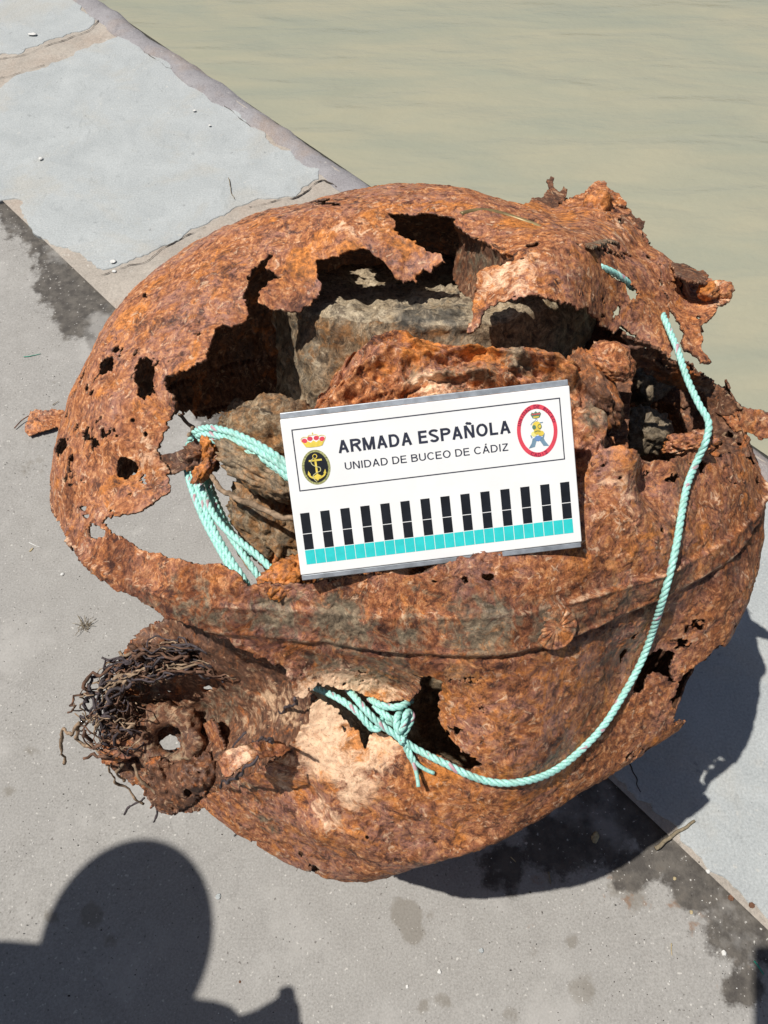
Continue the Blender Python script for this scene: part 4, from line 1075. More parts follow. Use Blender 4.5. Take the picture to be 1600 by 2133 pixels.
box_on('edge_channel', 0.05, 28.65, 15.79, 16.35, -0.010, -0.0015, M['alu'])
fr = [(0.98, 1.10), (27.68, 1.06), (27.68, 7.22), (0.98, 7.28)]
fi = [(1.09, 1.21), (27.57, 1.17), (27.57, 7.11), (1.09, 7.17)]
strip_ring('printed_frame', fr, fi, M['ink'], 1)
for k in range(14):
    u = 0.74 + 2.018 * k
    flat('scale_bar', [(u, 9.48), (u + .93, 9.48), (u + .93, 11.55), (u, 11.55)], M['black'], 1)
    flat('scale_bar', [(u, 11.63), (u + .93, 11.63), (u + .93, 13.2), (u, 13.2)], M['black'], 1)
for k in range(27):
    u = 0.74 + 1.009 * k
    flat('scale_cell', [(u, 13.27), (u + .95, 13.27), (u + .95, 14.72), (u, 14.72)], M['cyan'], 1)

_H = {}
def glyphs(txt, bold):
    cu = bpy.data.curves.new('lettering', 'FONT'); cu.body = txt; cu.size = 1.0; cu.offset = bold; cu.resolution_u = 6
    o = bpy.data.objects.new('lettering', cu); COL.objects.link(o)
    bpy.context.view_layer.update()
    me = o.evaluated_get(bpy.context.evaluated_depsgraph_get()).to_mesh()
    V = np.array([v.co[:] for v in me.vertices]); F = [tuple(p.vertices) for p in me.polygons]
    o.to_mesh_clear(); bpy.data.objects.remove(o); bpy.data.curves.remove(cu)
    return V, F
def arc(cx_, cy_, rx, ry, a0, a1, n=14):
    return [(cx_ + rx * math.cos(math.radians(a0 + (a1 - a0) * k / n)), cy_ + ry * math.sin(math.radians(a0 + (a1 - a0) * k / n))) for k in range(n + 1)]
def letter(ch, w):
    """strokes of a plain grotesque capital: cap height 1, stroke width w; returns (advance, polylines)"""
    h = w / 2
    if ch == 'A' or ch == 'Á':
        L = [[(h * .9, 0), (.36, 1)], [(.36, 1), (.72 - h * .9, 0)], [(.16, .33), (.56, .33)]]
        if ch == 'Á': L.append([(.33, 1.10), (.45, 1.28)])
        return .72, L
    if ch == 'R': return .72, [[(h, 0), (h, 1)], [(h, 1 - h), (.40, 1 - h)] + arc(.40, .74, .25, .26 - h, 90, -90) + [(h, .48 + h - h)], [(.36, .48), (.46, .40), (.66, 0)]]
    if ch == 'P': return .66, [[(h, 0), (h, 1)], [(h, 1 - h), (.38, 1 - h)] + arc(.38, .72, .23, .28 - h, 90, -90) + [(h, .44 + h)]]
    if ch == 'B': return .68, [[(h, 0), (h, 1)], [(h, 1 - h), (.36, 1 - h)] + arc(.36, .75, .21, .25 - h, 90, -90) + [(h, .5 + h)], [(h, .53), (.38, .53)] + arc(.38, .53 / 2 + h / 2, .24, .265 - h / 2, 90, -90) + [(h, h)]]
    if ch == 'M': return .84, [[(h, 0), (h, 1)], [(h * 1.2, 1), (.42, 0.02)], [(.42, 0.02), (.84 - h * 1.2, 1)], [(.84 - h, 0), (.84 - h, 1)]]
    if ch == 'N' or ch == 'Ñ':
        L = [[(h, 0), (h, 1)], [(h * 1.2, 1), (.70 - h * 1.2, 0)], [(.70 - h, 0), (.70 - h, 1)]]
        if ch == 'Ñ': L.append([(.18, 1.10), (.26, 1.17), (.35, 1.14), (.44, 1.11), (.52, 1.18)])
        return .70, L
    if ch == 'D': return .72, [[(h, 0), (h, 1)], [(h, 1 - h), (.32, 1 - h)] + arc(.32, .5, .40 - h, .5 - h, 90, -90, 20) + [(h, h)]]
    if ch == 'E': return .62, [[(h, 0), (h, 1)], [(h, 1 - h), (.60, 1 - h)], [(h, .52), (.56, .52)], [(h, h), (.62, h)]]
    if ch == 'L': return .58, [[(h, 0), (h, 1)], [(h, h), (.57, h)]]
    if ch == 'I': return w + .06, [[(h + .03, 0), (h + .03, 1)]]
    if ch == 'U': return .70, [[(h, 1)] + arc(.35, .35, .35 - h, .35 - h, 180, 360) + [(.70 - h, 1)]]
    if ch == 'O': return .80, [arc(.40, .5, .40 - h, .5 + .01 - h, 90, 450, 30)]
    if ch == 'C': return .74, [arc(.40, .5, .40 - h, .5 + .01 - h, 42, 318, 26)]
    if ch == 'S': return .66, [arc(.33, .745, .28 - h * .2, .265 - h, 20, 225, 16) + [(.34, .50)] + arc(.33, .26, .33 - h, .27 - h, 45, -162, 16)]
    if ch == 'Z': return .62, [[(.03, 1 - h), (.60, 1 - h)], [(.55, 1 - w * .7), (.06, w * .7)], [(.02, h), (.61, h)]]
    return .34, []
def text_on(txt, u0, u1, vbase, cap, mat, w):
    gap, x, runs = 0.13, 0.0, []
    for ch in txt:
        adv, L = letter(ch, w)
        runs.append((ch, x, L)); x += adv + (gap if ch != ' ' else 0)
    sx = (u1 - u0) / (x - gap)
    for ch, x0, L in runs:
        if not L: continue
        Vs, Fs = [], []
        for k, pl in enumerate(L):
            P_ = np.array(pl)
            if len(P_) > 3: P_ = P_[np.r_[True, np.linalg.norm(np.diff(P_, axis=0), axis=1) > 1e-5]]
            seg = np.diff(P_, axis=0); seg /= np.linalg.norm(seg, axis=1, keepdims=True)
            nn_ = np.c_[-seg[:, 1], seg[:, 0]]
            vn = np.zeros_like(P_); vn[:-1] += nn_; vn[1:] += nn_
            vn /= np.linalg.norm(vn, axis=1, keepdims=True)
            co = np.ones(len(P_)); co[1:-1] = np.clip((vn[1:-1] * nn_[:-1]).sum(1), .6, 1)
            off = vn * (w / 2 / co)[:, None]
            b0 = len(Vs)
            for q in list(P_ + off) + list(P_ - off):
                Vs.append(bp(u0 + (x0 + q[0]) * sx, vbase - q[1] * cap, 0.0002 + 0.00004 * k))
            n = len(P_)
            Fs += [(b0 + i, b0 + n + i, b0 + n + i + 1, b0 + i + 1) for i in range(n - 1)]
        keep_parent(mesh_obj('letter', np.array(Vs), Fs, mat, smooth_=False), board)
text_on('ARMADA ESPAÑOLA', 5.34, 22.50, 3.97, 1.26, M['ink'], 0.185)
text_on('UNIDAD DE BUCEO DE CÁDIZ', 5.77, 22.12, 5.67, 0.74, M['ink'], 0.135)
def ellipse(cu_, cv_, a, b, n=56, rot=0.0):
    return [(cu_ + a * math.cos(t) * math.cos(rot) - b * math.sin(t) * math.sin(rot), cv_ + a * math.cos(t) * math.sin(rot) + b * math.sin(t) * math.cos(rot)) for t in [2 * math.pi * k / n for k in range(n)]]
def stroke(name, pts, w, mat, lv):
    P = catmull(np.c_[np.array(pts, float), np.zeros(len(pts))], 0.06)[:, :2]
    T_ = np.gradient(P, axis=0); T_ /= np.linalg.norm(T_, axis=1, keepdims=True) + 1e-9
    Nn = np.c_[-T_[:, 1], T_[:, 0]] * w / 2
    L = [bp(u, v, 0.0002 * lv) for u, v in P + Nn] + [bp(u, v, 0.0002 * lv) for u, v in P - Nn]
    n = len(P)
    return keep_parent(mesh_obj(name, np.array(L), [(i, i + 1, n + i + 1, n + i) for i in range(n - 1)], mat, smooth_=False), board)
# crown over the anchor oval
for cu_, cv_, rt in ((2.13, 2.35, .25), (2.68, 2.20, .12), (3.32, 2.20, -.12), (3.87, 2.35, -.25)):
    flat('crown_lobe', ellipse(cu_, cv_, 0.27, 0.22, 20, rt), M['red'], 1)
flat('crown_base', [(1.86, 2.45), (2.2, 2.62), (2.45, 2.42), (2.72, 2.60), (3.0, 2.40), (3.28, 2.60), (3.55, 2.42), (3.8, 2.62), (4.14, 2.45), (3.82, 2.98), (3.4, 3.06), (2.6, 3.06), (2.18, 2.98)], M['gold'], 2)
for q in ([(1.86, 2.45), (1.80, 2.15), (2.1, 1.98), (2.5, 2.05)], [(2.45, 2.1), (2.6, 1.88), (3.0, 1.86)], [(3.0, 1.86), (3.4, 1.88), (3.55, 2.1)], [(3.5, 2.05), (3.9, 1.98), (4.2, 2.15), (4.14, 2.45)], [(3.0, 1.6), (3.0, 1.86)], [(2.92, 1.68), (3.08, 1.68)]):
    stroke('crown_arch', q, 0.05, M['gold'], 2)
strip_ring('rope_border', ellipse(2.94, 5.07, 1.41, 1.74), ellipse(2.94, 5.07, 1.16, 1.50), simple('olive_print', (0.30, 0.30, 0.12), .5, .4, 0, .6, 900), 1)
flat('emblem_field', ellipse(2.94, 5.07, 1.17, 1.51), M['black'], 2)
stroke('anchor', [(2.94, 4.25), (2.95, 5.2), (2.95, 6.1)], 0.20, M['gold'], 3)
flat('anchor', [(2.30, 4.28), (3.58, 4.28), (3.60, 4.46), (2.30, 4.46)], M['gold'], 4)
strip_ring('anchor', ellipse(2.94, 3.98, .24, .24, 24), ellipse(2.94, 3.98, .17, .17, 24), M['gold'], 3)
stroke('anchor', [(2.12, 5.55), (2.30, 5.95), (2.95, 6.20), (3.60, 5.95), (3.78, 5.55)], 0.17, M['gold'], 4)
flat('anchor', [(2.52, 5.95), (2.95, 5.72), (3.38, 5.95), (2.95, 6.42)], M['gold'], 5)
flat('anchor', [(2.02, 5.78), (2.12, 5.32), (2.32, 5.72)], M['gold'], 5)
flat('anchor', [(3.58, 5.72), (3.80, 5.32), (3.88, 5.78)], M['gold'], 5)
stroke('anchor', [(2.75, 4.15), (2.5, 4.4), (2.6, 4.75), (2.95, 5.0), (3.30, 5.12), (3.32, 5.45), (2.95, 5.6), (2.55, 5.85), (2.6, 6.2), (2.85, 6.5)], 0.07, simple('pale_gold_print', (0.55, 0.52, 0.28), .5, .4), 6)
# round badge of the diving unit
BU, BV = 25.15, 4.05
strip_ring('badge_ring', ellipse(BU, BV, 2.02, 2.62), ellipse(BU, BV, 1.64, 2.16), M['red'], 1)
def arc_text(txt, a0, a1, flip):
    n = len(txt)
    for k, ch in enumerate(txt):
        if ch == ' ': continue
        a = math.radians(a0 + (a1 - a0) * k / (n - 1))
        cu_, cv_ = BU + 1.83 * math.cos(a), BV - 2.39 * math.sin(a)
        tx, ty = (1.83 * math.sin(a), 2.39 * math.cos(a)); L = math.hypot(tx, ty); tx /= L; ty /= L
        if flip: tx, ty = -tx, -ty
        V, F = glyphs(ch, 0.02); V[:, 0] -= (V[:, 0].max() + V[:, 0].min()) / 2; V[:, 1] -= .36
        s_ = 0.46
        P = np.array([bp(cu_ + s_ * (x * tx + y * ty), cv_ + s_ * (x * ty - y * tx), 0.0004) for x, y, _ in V])
        keep_parent(mesh_obj('badge_letter', P, F, M['maroon'], smooth_=False), board)
arc_text('UNIDAD DE BUCEO', 160, 20, False)
arc_text('CADIZ', 248, 292, True)
flat('badge_crown', [(24.62, 2.42), (24.75, 2.2), (24.95, 2.28), (25.15, 2.12), (25.35, 2.28), (25.55, 2.2), (25.68, 2.42), (25.5, 2.78), (25.15, 2.86), (24.8, 2.78)], M['green'], 1)
for du in (-.32, -.1, .12, .33): flat('badge_crown', ellipse(25.15 + du, 2.40, .09, .08, 12), M['red'], 2)
flat('badge_crown', [(24.85, 2.62), (25.45, 2.62), (25.40, 2.76), (24.9, 2.76)], M['gold'], 2)
strip_ring('helmet', ellipse(25.15, 3.02, .13, .13, 16), ellipse(25.15, 3.02, .08, .08, 16), M['steel'], 1)
flat('helmet', ellipse(25.15, 3.62, .46, .50, 30), M['gold'], 1)
flat('helmet', ellipse(25.15, 4.12, .34, .30, 30), M['gold'], 2)
flat('helmet', ellipse(24.82, 4.34, .30, .26, 24), simple('pale_yellow_print', (0.75, 0.70, 0.25), .5, .4), 1)
flat('helmet', ellipse(25.5, 4.34, .30, .26, 24), M['gold'], 3)
flat('helmet', ellipse(24.86, 3.66, .19, .21, 20), M['green'], 3)
strip_ring('helmet', ellipse(25.42, 3.64, .21, .23, 20), ellipse(25.42, 3.64, .15, .17, 20), M['green'], 3)
stroke('helmet', [(24.55, 3.42), (24.68, 3.25), (25.0, 3.05)], .06, M['steel'], 2)
stroke('helmet', [(25.45, 3.3), (25.78, 3.28)], .10, M['steel'], 2)
stroke('helmet', [(24.85, 4.15), (25.15, 4.05), (25.45, 4.15)], .05, M['green'], 4)
flat('fins', [(24.86, 4.72), (25.02, 4.98), (24.78, 5.62), (24.15, 5.72), (24.5, 5.2), (24.62, 4.78)], M['steel'], 1)
flat('fins', [(25.45, 4.72), (25.28, 4.98), (25.66, 5.62), (26.2, 5.68), (25.82, 5.1), (25.7, 4.72)], M['steel'], 1)
flat('fins', [(24.78, 4.72), (25.0, 4.55), (25.3, 4.55), (25.55, 4.72), (25.36, 5.02), (25.15, 5.1), (24.95, 5.02)], M['blue'], 2)
flat('fins', [(25.62, 4.75), (25.72, 4.2), (25.86, 4.4), (25.76, 4.78)], M['steel'], 2)
flat('fins', [(24.42, 4.45), (24.5, 4.38), (24.62, 4.7), (24.5, 4.72)], M['steel'], 2)

# ------------------------------------------------------------------ the green rope
def rope_mat():
    m, nt, b = new_mat('green_rope'); g = NB(nt)
    tc = g.n('ShaderNodeTexCoord').outputs['Object']
    at_ = g.n('ShaderNodeAttribute', attribute_name='tint'); sep = g.n('ShaderNodeSeparateColor'); g.l(at_.outputs['Color'], sep.inputs[0])
    nz = g.noise(tc, 420, 4, 0.6)
    col = g.mix(g.ramp(nz, [(0.3, 0.0), (0.7, 1.0)]), (0.20, 0.53, 0.45), (0.52, 0.82, 0.75))
    col = g.mix(sep.outputs[0], col, (0.50, 0.20, 0.26))
    col = g.mix(g.ramp(g.noise(tc, 34, 6, 0.68), [(0.52, 0.0), (0.68, 0.55)]), col, (0.20, 0.30, 0.23))
    g.l(col, b.inputs['Base Color'])
    b.inputs['Roughness'].default_value = 0.5
    b.inputs['Specular IOR Level'].default_value = 0.5
    g.l(g.bump(g.noise(tc, 1500, 2, .5), 0.4, 0.0006), b.inputs['Normal'])
    return m
M['rope'] = rope_mat()
rope = tag(empty('rope', (0.0, 0.2, 0.0)), 'thin sea-green twisted rope looped through the mine and hanging across its front', 'rope')
def rope_part(name, P3, diam=0.0081, split_end=False, parent=None, lay=3.1):
    P = catmull(np.array(P3), 0.0018)
    L = np.r_[0, np.cumsum(np.linalg.norm(np.diff(P, axis=0), axis=1))]
    n = max(8, int(L[-1] / 0.0019)); s = np.linspace(0, L[-1], n)
    P = np.stack([np.interp(s, L, P[:, a]) for a in range(3)], 1)
    T_, U, W = frames(P)
    ang = s / (diam * lay) * 2 * np.pi
    rs = diam * 0.285; off = diam * 0.25
    parts, tn = [], []
    for k in range(3):
        a = ang + k * 2.0944
        of = np.full(n, off)
        if split_end: of = off + 0.012 * np.clip((s - s[-1] * .62) / (s[-1] * .38), 0, 1) ** 1.6
        Pk = P + of[:, None] * (U * np.cos(a)[:, None] + W * np.sin(a)[:, None])
        if split_end: Pk = P + np.where((s > s[-1] * .62)[:, None], of[:, None] * (U * math.cos(k * 2.1) + W * math.sin(k * 2.1)), of[:, None] * (U * np.cos(a)[:, None] + W * np.sin(a)[:, None]))
        V, T = tube(Pk, rs, 9)
        t_ = np.zeros((len(V), 3))
        if k == 0:
            m_ = np.tile(np.arange(9), n); red = np.isin((m_ + np.repeat((s / 0.012).astype(int), 9)) % 9, (0, 1, 2)) & np.repeat((s % 0.034) < 0.011, 9)
            t_[:n * 9, 0] = red * 0.85
        parts.append((V, T)); tn.append(t_)
    V, T = join(parts)
    return keep_parent(mesh_obj(name, V, T, M['rope'], tint=np.concatenate(tn)), parent or rope)
def pts3(l): return [at(float(x), float(y), depth_of(x, y, m, v)) for x, y, m, v in l]
rp = [(1378,650,'k',.012),(1386,668,'k',-.006),(1396,692,'k',-.014),(1412,730,'d',.945),(1430,785,'d',.925),(1455,840,'d',.905),(1476,880,'d',.895),(1470,920,'d',.888)]
rp += [(x, y, 'k', -.006) for x, y in [(1452,960),(1432,1010),(1420,1070),(1410,1130),(1398,1185),(1380,1250),(1358,1320),(1335,1380),(1300,1445),(1255,1515),(1200,1572),(1150,1608),(1100,1626),(1040,1631),(985,1618),(930,1592)]]
dk = 0.5 * (shell_d(800, 1425) + shell_d(790, 1570)) - 0.012
rp += [(x, y, 'd', min(dk + o_, shell_d(x, y) - .007)) for x, y, o_ in ((905,1580,.002),(880,1567,.0),(860,1556,-.002))] + [(842,1543,'d',dk - .006),(826,1528,'d',dk + .002)]
P = pts3(rp)
rope_part('rope_line', P)
rope_part('rope_knot', pts3([(650,1430,'d',dk + .05),(690,1447,'d',dk + .022),(718,1463,'d',dk + .008),(745,1484,'d',dk),(766,1508,'d',dk - .002),(780,1519,'d',dk - .003),(793,1513,'d',dk - .004),(794,1497,'d',dk + .004)]))
rope_part('rope_knot', pts3([(725,1436,'d',dk + .03),(742,1455,'d',dk + .004),(760,1477,'d',dk - .008),(782,1500,'d',dk - .010),(806,1519,'d',dk - .010),(828,1534,'d',dk - .010),(840,1548,'d',dk - .012)]))
rope_part('rope_knot', pts3([(770,1455,'d',dk + .03),(790,1467,'d',dk + .004),(812,1473,'d',dk),(838,1470,'d',dk),(858,1458,'d',dk + .02)]))
rope_part('rope_knot', pts3([(780,1470,'d',dk + .02),(796,1484,'d',dk + .006),(812,1496,'d',dk),(826,1501,'d',dk + .004),(840,1500,'d',dk + .012)]))
rope_part('rope_knot', pts3([(795,1490,'d',dk + .012),(812,1504,'d',dk + .004),(824,1508,'d',dk + .008)]))
rope_part('rope_knot', pts3([(836,1484,'d',dk + .010),(828,1492,'d',dk - .004),(826,1512,'d',dk - .010),(832,1524,'d',dk - .012),(840,1512,'d',dk - .008),(845,1492,'d',dk - .006),(852,1482,'d',dk + .004),(858,1494,'d',dk + .004),(852,1510,'d',dk),(842,1528,'d',dk - .004),(836,1542,'d',dk)]))
rope_part('frayed_end', pts3([(836,1536,'d',dk - .012),(846,1556,'k',-.008),(856,1576,'k',-.010),(868,1598,'k',-.010),(882,1622,'k',-.008)]), split_end=True)
rope_part('rope_loop', pts3([(1250,556,'k',.01),(1268,563,'k',.002),(1285,572,'k',.003),(1302,584,'k',.004),(1318,600,'k',.02)]))
for k, l in enumerate([
    [(392,930,'d',.93),(402,906,'d',.915),(416,895,'d',.90),(438,891,'d',.885),(462,895,'d',.872),(488,903,'d',.862),(514,914,'d',.853),(540,927,'d',.846),(566,943,'d',.840),(600,968,'d',.834),(640,1000,'d',.83)],
    [(396,938,'d',.94),(406,915,'d',.92),(420,904,'d',.90),(446,906,'d',.883),(482,915,'d',.865),(520,930,'d',.852),(556,950,'d',.842),(592,974,'d',.836),(630,1006,'d',.83)],
    [(400,946,'d',.945),(412,922,'d',.92),(430,914,'d',.90),(456,920,'d',.882),(492,930,'d',.866),(530,945,'d',.854),(562,964,'d',.845),(596,990,'d',.838),(630,1020,'d',.83)],
    [(440,928,'d',.91),(468,926,'d',.888),(502,935,'d',.872),(538,952,'d',.860),(570,975,'d',.850),(600,1000,'d',.842)],
    [(394,940,'d',.95),(388,965,'d',.945),(393,995,'d',.935),(404,1030,'d',.92),(424,1080,'d',.90),(450,1130,'d',.885),(476,1176,'d',.87),(498,1212,'d',.865),(510,1240,'d',.875)],
    [(402,950,'d',.94),(400,975,'d',.935),(408,1005,'d',.925),(424,1050,'d',.908),(448,1108,'d',.89),(480,1164,'d',.87),(505,1202,'d',.86),(522,1232,'d',.868)],
    [(418,960,'d',.95),(430,1000,'d',.94),(452,1058,'d',.915),(478,1112,'d',.895),(506,1154,'d',.88),(534,1194,'d',.866),(560,1234,'d',.87)],
    [(410,950,'d',.93),(412,985,'d',.925),(426,1032,'d',.905),(446,1072,'d',.89),(470,1102,'d',.878),(500,1128,'d',.866),(535,1156,'d',.855),(572,1190,'d',.845),(610,1215,'d',.84)],
    [(428,965,'d',.96),(438,1010,'d',.945),(462,1070,'d',.92),(490,1120,'d',.90),(520,1160,'d',.89)]]):
    rope_part('rope_coil', pts3(l))

# ------------------------------------------------------------------ litter on the quay
M['chip'] = simple('shell_chip', (0.62, 0.61, 0.58), 0.7, 0.3, 0, 0.15, 200)
M['twig'] = simple('dry_twig', (0.22, 0.18, 0.12), 0.85, 0.2, 0, 0.3, 200)
M['straw'] = simple('straw', (0.42, 0.34, 0.20), 0.8, 0.2, 0, 0.3, 200)
M['fibre'] = simple('green_fibre', (0.03, 0.30, 0.20), 0.5, 0.4, 0, 0.2, 200)
M['grit'] = simple('dark_grit', (0.05, 0.045, 0.04), 0.9, 0.2, 0, 0.4, 200)
M['rustchip'] = simple('rust_chip', (0.15, 0.075, 0.045), 0.85, 0.2, 0, 0.4, 200)
def zground(x, y):
    u, v = to_uv(gnd(float(x), float(y)))
    return 0.0145 if v < vJ - 0.1 else (0.009 if v < vJ else 0.0)
def chip(x, y, size, mat, name, label, cat, seed, flat_=0.45, rot=0, group=None, el=1.0):
    V, T = ico(3)
    V = V * (1 + 0.35 * fbm(V + seed, 1.8, 3, seed))[:, None] * [size * .7 * el, size * .7, size * .5 * flat_]
    a = math.radians(rot); V[:, :2] = V[:, :2] @ np.array([[math.cos(a), math.sin(a)], [-math.sin(a), math.cos(a)]])
    z = zground(x, y); c = gnd(float(x), float(y), z)
    V = V + [0, 0, -V[:, 2].min() * 0.9]
    o = mesh_obj(name, V, T, mat); o.location = tuple(c)
    return tag(o, label, cat, group)
def twig(x0, y0, x1, y1, r, mat, name, label, cat, seed, bend=0.006, group=None):
    z = max(zground(x0, y0), zground(x1, y1)) + r * 1.05
    A, B = gnd(float(x0), float(y0), z), gnd(float(x1), float(y1), z)
    t = np.linspace(0, 1, 14)[:, None]; P = A + (B - A) * t
    P[:, 0] += bend * fbm(P, 30, 2, seed); P[:, 1] += bend * fbm(P, 30, 2, seed + 5)
    V, T = tube(P, r * (1 - .4 * t[:, 0]), 6)
    c = A.copy(); c[2] -= r
    o = mesh_obj(name, V - c, T, mat); o.location = tuple(c)
    return tag(o, label, cat, group)
chip(85, 331, .010, M['chip'], 'shell_chip', 'white blob of shell on the large grey slab, left of its rust stain', 'shell', 1)
chip(68, 72, .013, M['chip'], 'shell_chip', 'white oval shell bit on the far upper-left slab', 'shell', 2, .3, 0, None, 1.8)
chip(405, 231, .008, M['chip'], 'shell_chip', 'small white chip near the coping, upper of the close pair', 'shell', 3)
chip(437, 262, .007, M['chip'], 'shell_chip', 'small white chip near the coping, lower of the close pair', 'shell', 4)
chip(238, 566, .009, M['chip'], 'shell_chip', 'white chip on the crack at the lower corner of the large slab', 'shell', 5)
chip(236, 545, .012, M['chip'], 'shell_chip', 'flat white smear at the lower corner of the large slab', 'shell', 6, .15)
chip(130, 1197, .006, M['chip'], 'shell_chip', 'white grain on the concrete left of the mine', 'shell', 7)
chip(66, 1145, .004, M['straw'], 'straw_bit', 'pale straw bit on the concrete left of the mine', 'straw', 8, .4, 60, None, 2.4)
chip(915, 2024, .005, M['chip'], 'shell_chip', 'white grain on the sunny concrete below the mine shadow', 'shell', 9)
chip(848, 2055, .004, M['chip'], 'shell_chip', 'tiny white grain near the bottom edge of the concrete', 'shell', 10)
chip(1003, 1980, .006, M['slab'], 'shell_chip', 'pale bluish chip on the concrete below the mine shadow', 'shell', 11, .25)
chip(455, 1868, .007, M['slab'], 'pebble', 'flat grey pebble just right of the person shadow', 'pebble', 12, .3)
chip(500, 2045, .003, M['rustchip'], 'rust_chip', 'small rust chip between the bystander shadow and bottom edge', 'rust chip', 13)
chip(1240, 1745, .009, M['straw'], 'leaf_bit', 'pale dry leaf lying inside the mine shadow', 'leaf', 14, .2, 70, None, 1.8)
for k, (x, y) in enumerate([(1440, 1900), (1475, 1815), (1522, 1870), (1405, 1830), (1508, 1985), (1565, 1885)]):
    chip(x, y, .0045 + .0015 * (k % 3), [M['straw'], M['chip'], M['rustchip']][k % 3], 'joint_chip', ['straw-coloured chip in the lower-right damp joint, nearest the bottom-edge shadow', 'white chip in the damp joint just right of the mine shadow', 'brown chip in the damp joint beside the pale slab edge', 'straw-coloured chip where the mine shadow meets the damp joint', 'white chip in the damp joint above the green fibre', 'brown chip in the damp joint at the right edge of the picture'][k], 'chip', 20 + k)
gr_ = random.Random(5)
for nm, mt, cnt, lab in (('grit', M['grit'], 420, 'dark grit scattered over the concrete'), ('pale_grit', M['chip'], 260, 'pale shell grit scattered over the concrete')):
    gv = []
    V0, T0 = ico(1)
    for k in range(cnt):
        x, y = (gr_.uniform(-50, 1650), gr_.uniform(1650, 2140)) if k % 2 else (gr_.uniform(-60, 240), gr_.uniform(500, 1760))
        if k % 7 == 0: x, y = gr_.uniform(1250, 1600), gr_.uniform(1750, 2130)
        r_ = gr_.uniform(.0005, .0011) * (1.6 if gr_.random() < .08 else 1)
        c = gnd(float(x), float(y), zground(x, y))
        V1 = V0 * [r_ * gr_.uniform(.7, 1.8), r_ * gr_.uniform(.7, 1.4), r_ * .6] + c + [0, 0, r_ * .3]
        gv.append((V1, T0))
    V, T = join(gv)
    tag(mesh_obj(nm, V, T, mt), lab, 'grit', None, 'stuff')
twig(474, 372, 487, 416, .0016, M['twig'], 'twig', 'thin dry twig lying on the large grey slab', 'twig', 3)
twig(110, 843, 122, 836, .0012, M['twig'], 'twig', 'short dark twig left of the mine near the torn flake', 'twig', 4, .002)
twig(1308, 1585, 1332, 1650, .0016, M['grit'], 'twig', 'dark twig in the mine shadow under the right side', 'twig', 5, .010)
twig(1063, 1785, 1074, 1795, .0012, M['straw'], 'straw_bit', 'straw sliver in the mine shadow, left one', 'straw', 6, .002)
twig(1142, 1815, 1148, 1842, .0016, M['twig'], 'twig', 'stubby twig at the lower rim of the mine shadow', 'twig', 7, .002)
twig(1398, 1965, 1400, 1990, .0012, M['straw'], 'straw_bit', 'straw sliver on the sunny concrete beside the joint', 'straw', 8, .002)
twig(50, 744, 84, 736, .0012, M['fibre'], 'fibre', 'green rope fibre on the concrete at far left', 'fibre', 9, .003)
twig(1570, 2000, 1588, 2028, .0018, M['fibre'], 'fibre', 'green rope fibre in the damp joint at lower right', 'fibre', 10, .003)
twig(1360, 1765, 1452, 1708, .0045, M['twig'], 'stick', 'weathered grey stick at the edge of the mine shadow', 'stick', 11, .006)
twig(60, 1130, 82, 1140, .0012, M['chip'], 'straw_bit', 'whitish scratch-like sliver left of the mine', 'straw', 12, .002)
# tuft of dry weed
tp = [(176, 1300)]
bl = []
for k in range(26):
    c = gnd(178. + gr_.uniform(-8, 8), 1305. + gr_.uniform(-8, 8)); a = gr_.uniform(0, 6.28); L = gr_.uniform(.008, .028)
    P = np.array([c, c + [math.cos(a) * L * .5, math.sin(a) * L * .5, L * .35], c + [math.cos(a) * L, math.sin(a) * L, L * .3]])
    bl.append(tube(catmull(P, .004), .0006, 4))
V, T = join(bl); c0 = gnd(176., 1300.)
o = mesh_obj('dry_tuft', V - c0, T, M['twig']); o.location = tuple(c0); tag(o, 'small tuft of dry weed on the concrete above the wire tangle', 'weed')

# ------------------------------------------------------------------ people just outside the frame (their shadows fall into it)
M['skin'] = simple('skin', (0.42, 0.24, 0.16), 0.55, 0.4, 0, 0.06, 30)
M['shirt'] = simple('navy_cloth', (0.035, 0.045, 0.08), 0.9, 0.2, 0, 0.2, 60)
M['trous'] = simple('dark_cloth', (0.03, 0.032, 0.036), 0.9, 0.2, 0, 0.2, 60)
M['boot'] = simple('boot_leather', (0.02, 0.018, 0.016), 0.5, 0.4, 0, 0.2, 60)
M['phone'] = simple('phone_black', (0.01, 0.01, 0.012), 0.2, 0.5)
def skin_mesh(name, nodes, edges, mat, parent, root=0):
    me = bpy.data.meshes.new(name)
    me.from_pydata([n[:3] for n in nodes], edges, [])
    o = bpy.data.objects.new(name, me); COL.objects.link(o)
    md = o.modifiers.new('skin', 'SKIN'); md.use_smooth_shade = True
    for v, n in zip(me.skin_vertices[0].data, nodes): v.radius = n[3] if isinstance(n[3], tuple) else (n[3], n[3])
    me.skin_vertices[0].data[root].use_root = True
    o.modifiers.new('sub', 'SUBSURF').levels = 2
    o.modifiers['sub'].render_levels = 2
    bpy.context.view_layer.update()
    em = bpy.data.meshes.new_from_object(o.evaluated_get(bpy.context.evaluated_depsgraph_get()))
    bpy.data.objects.remove(o)
    em.materials.clear(); em.materials.append(mat)
    em.name = name
    q = bpy.data.objects.new(name, em); COL.objects.link(q); q.parent = parent
    return q
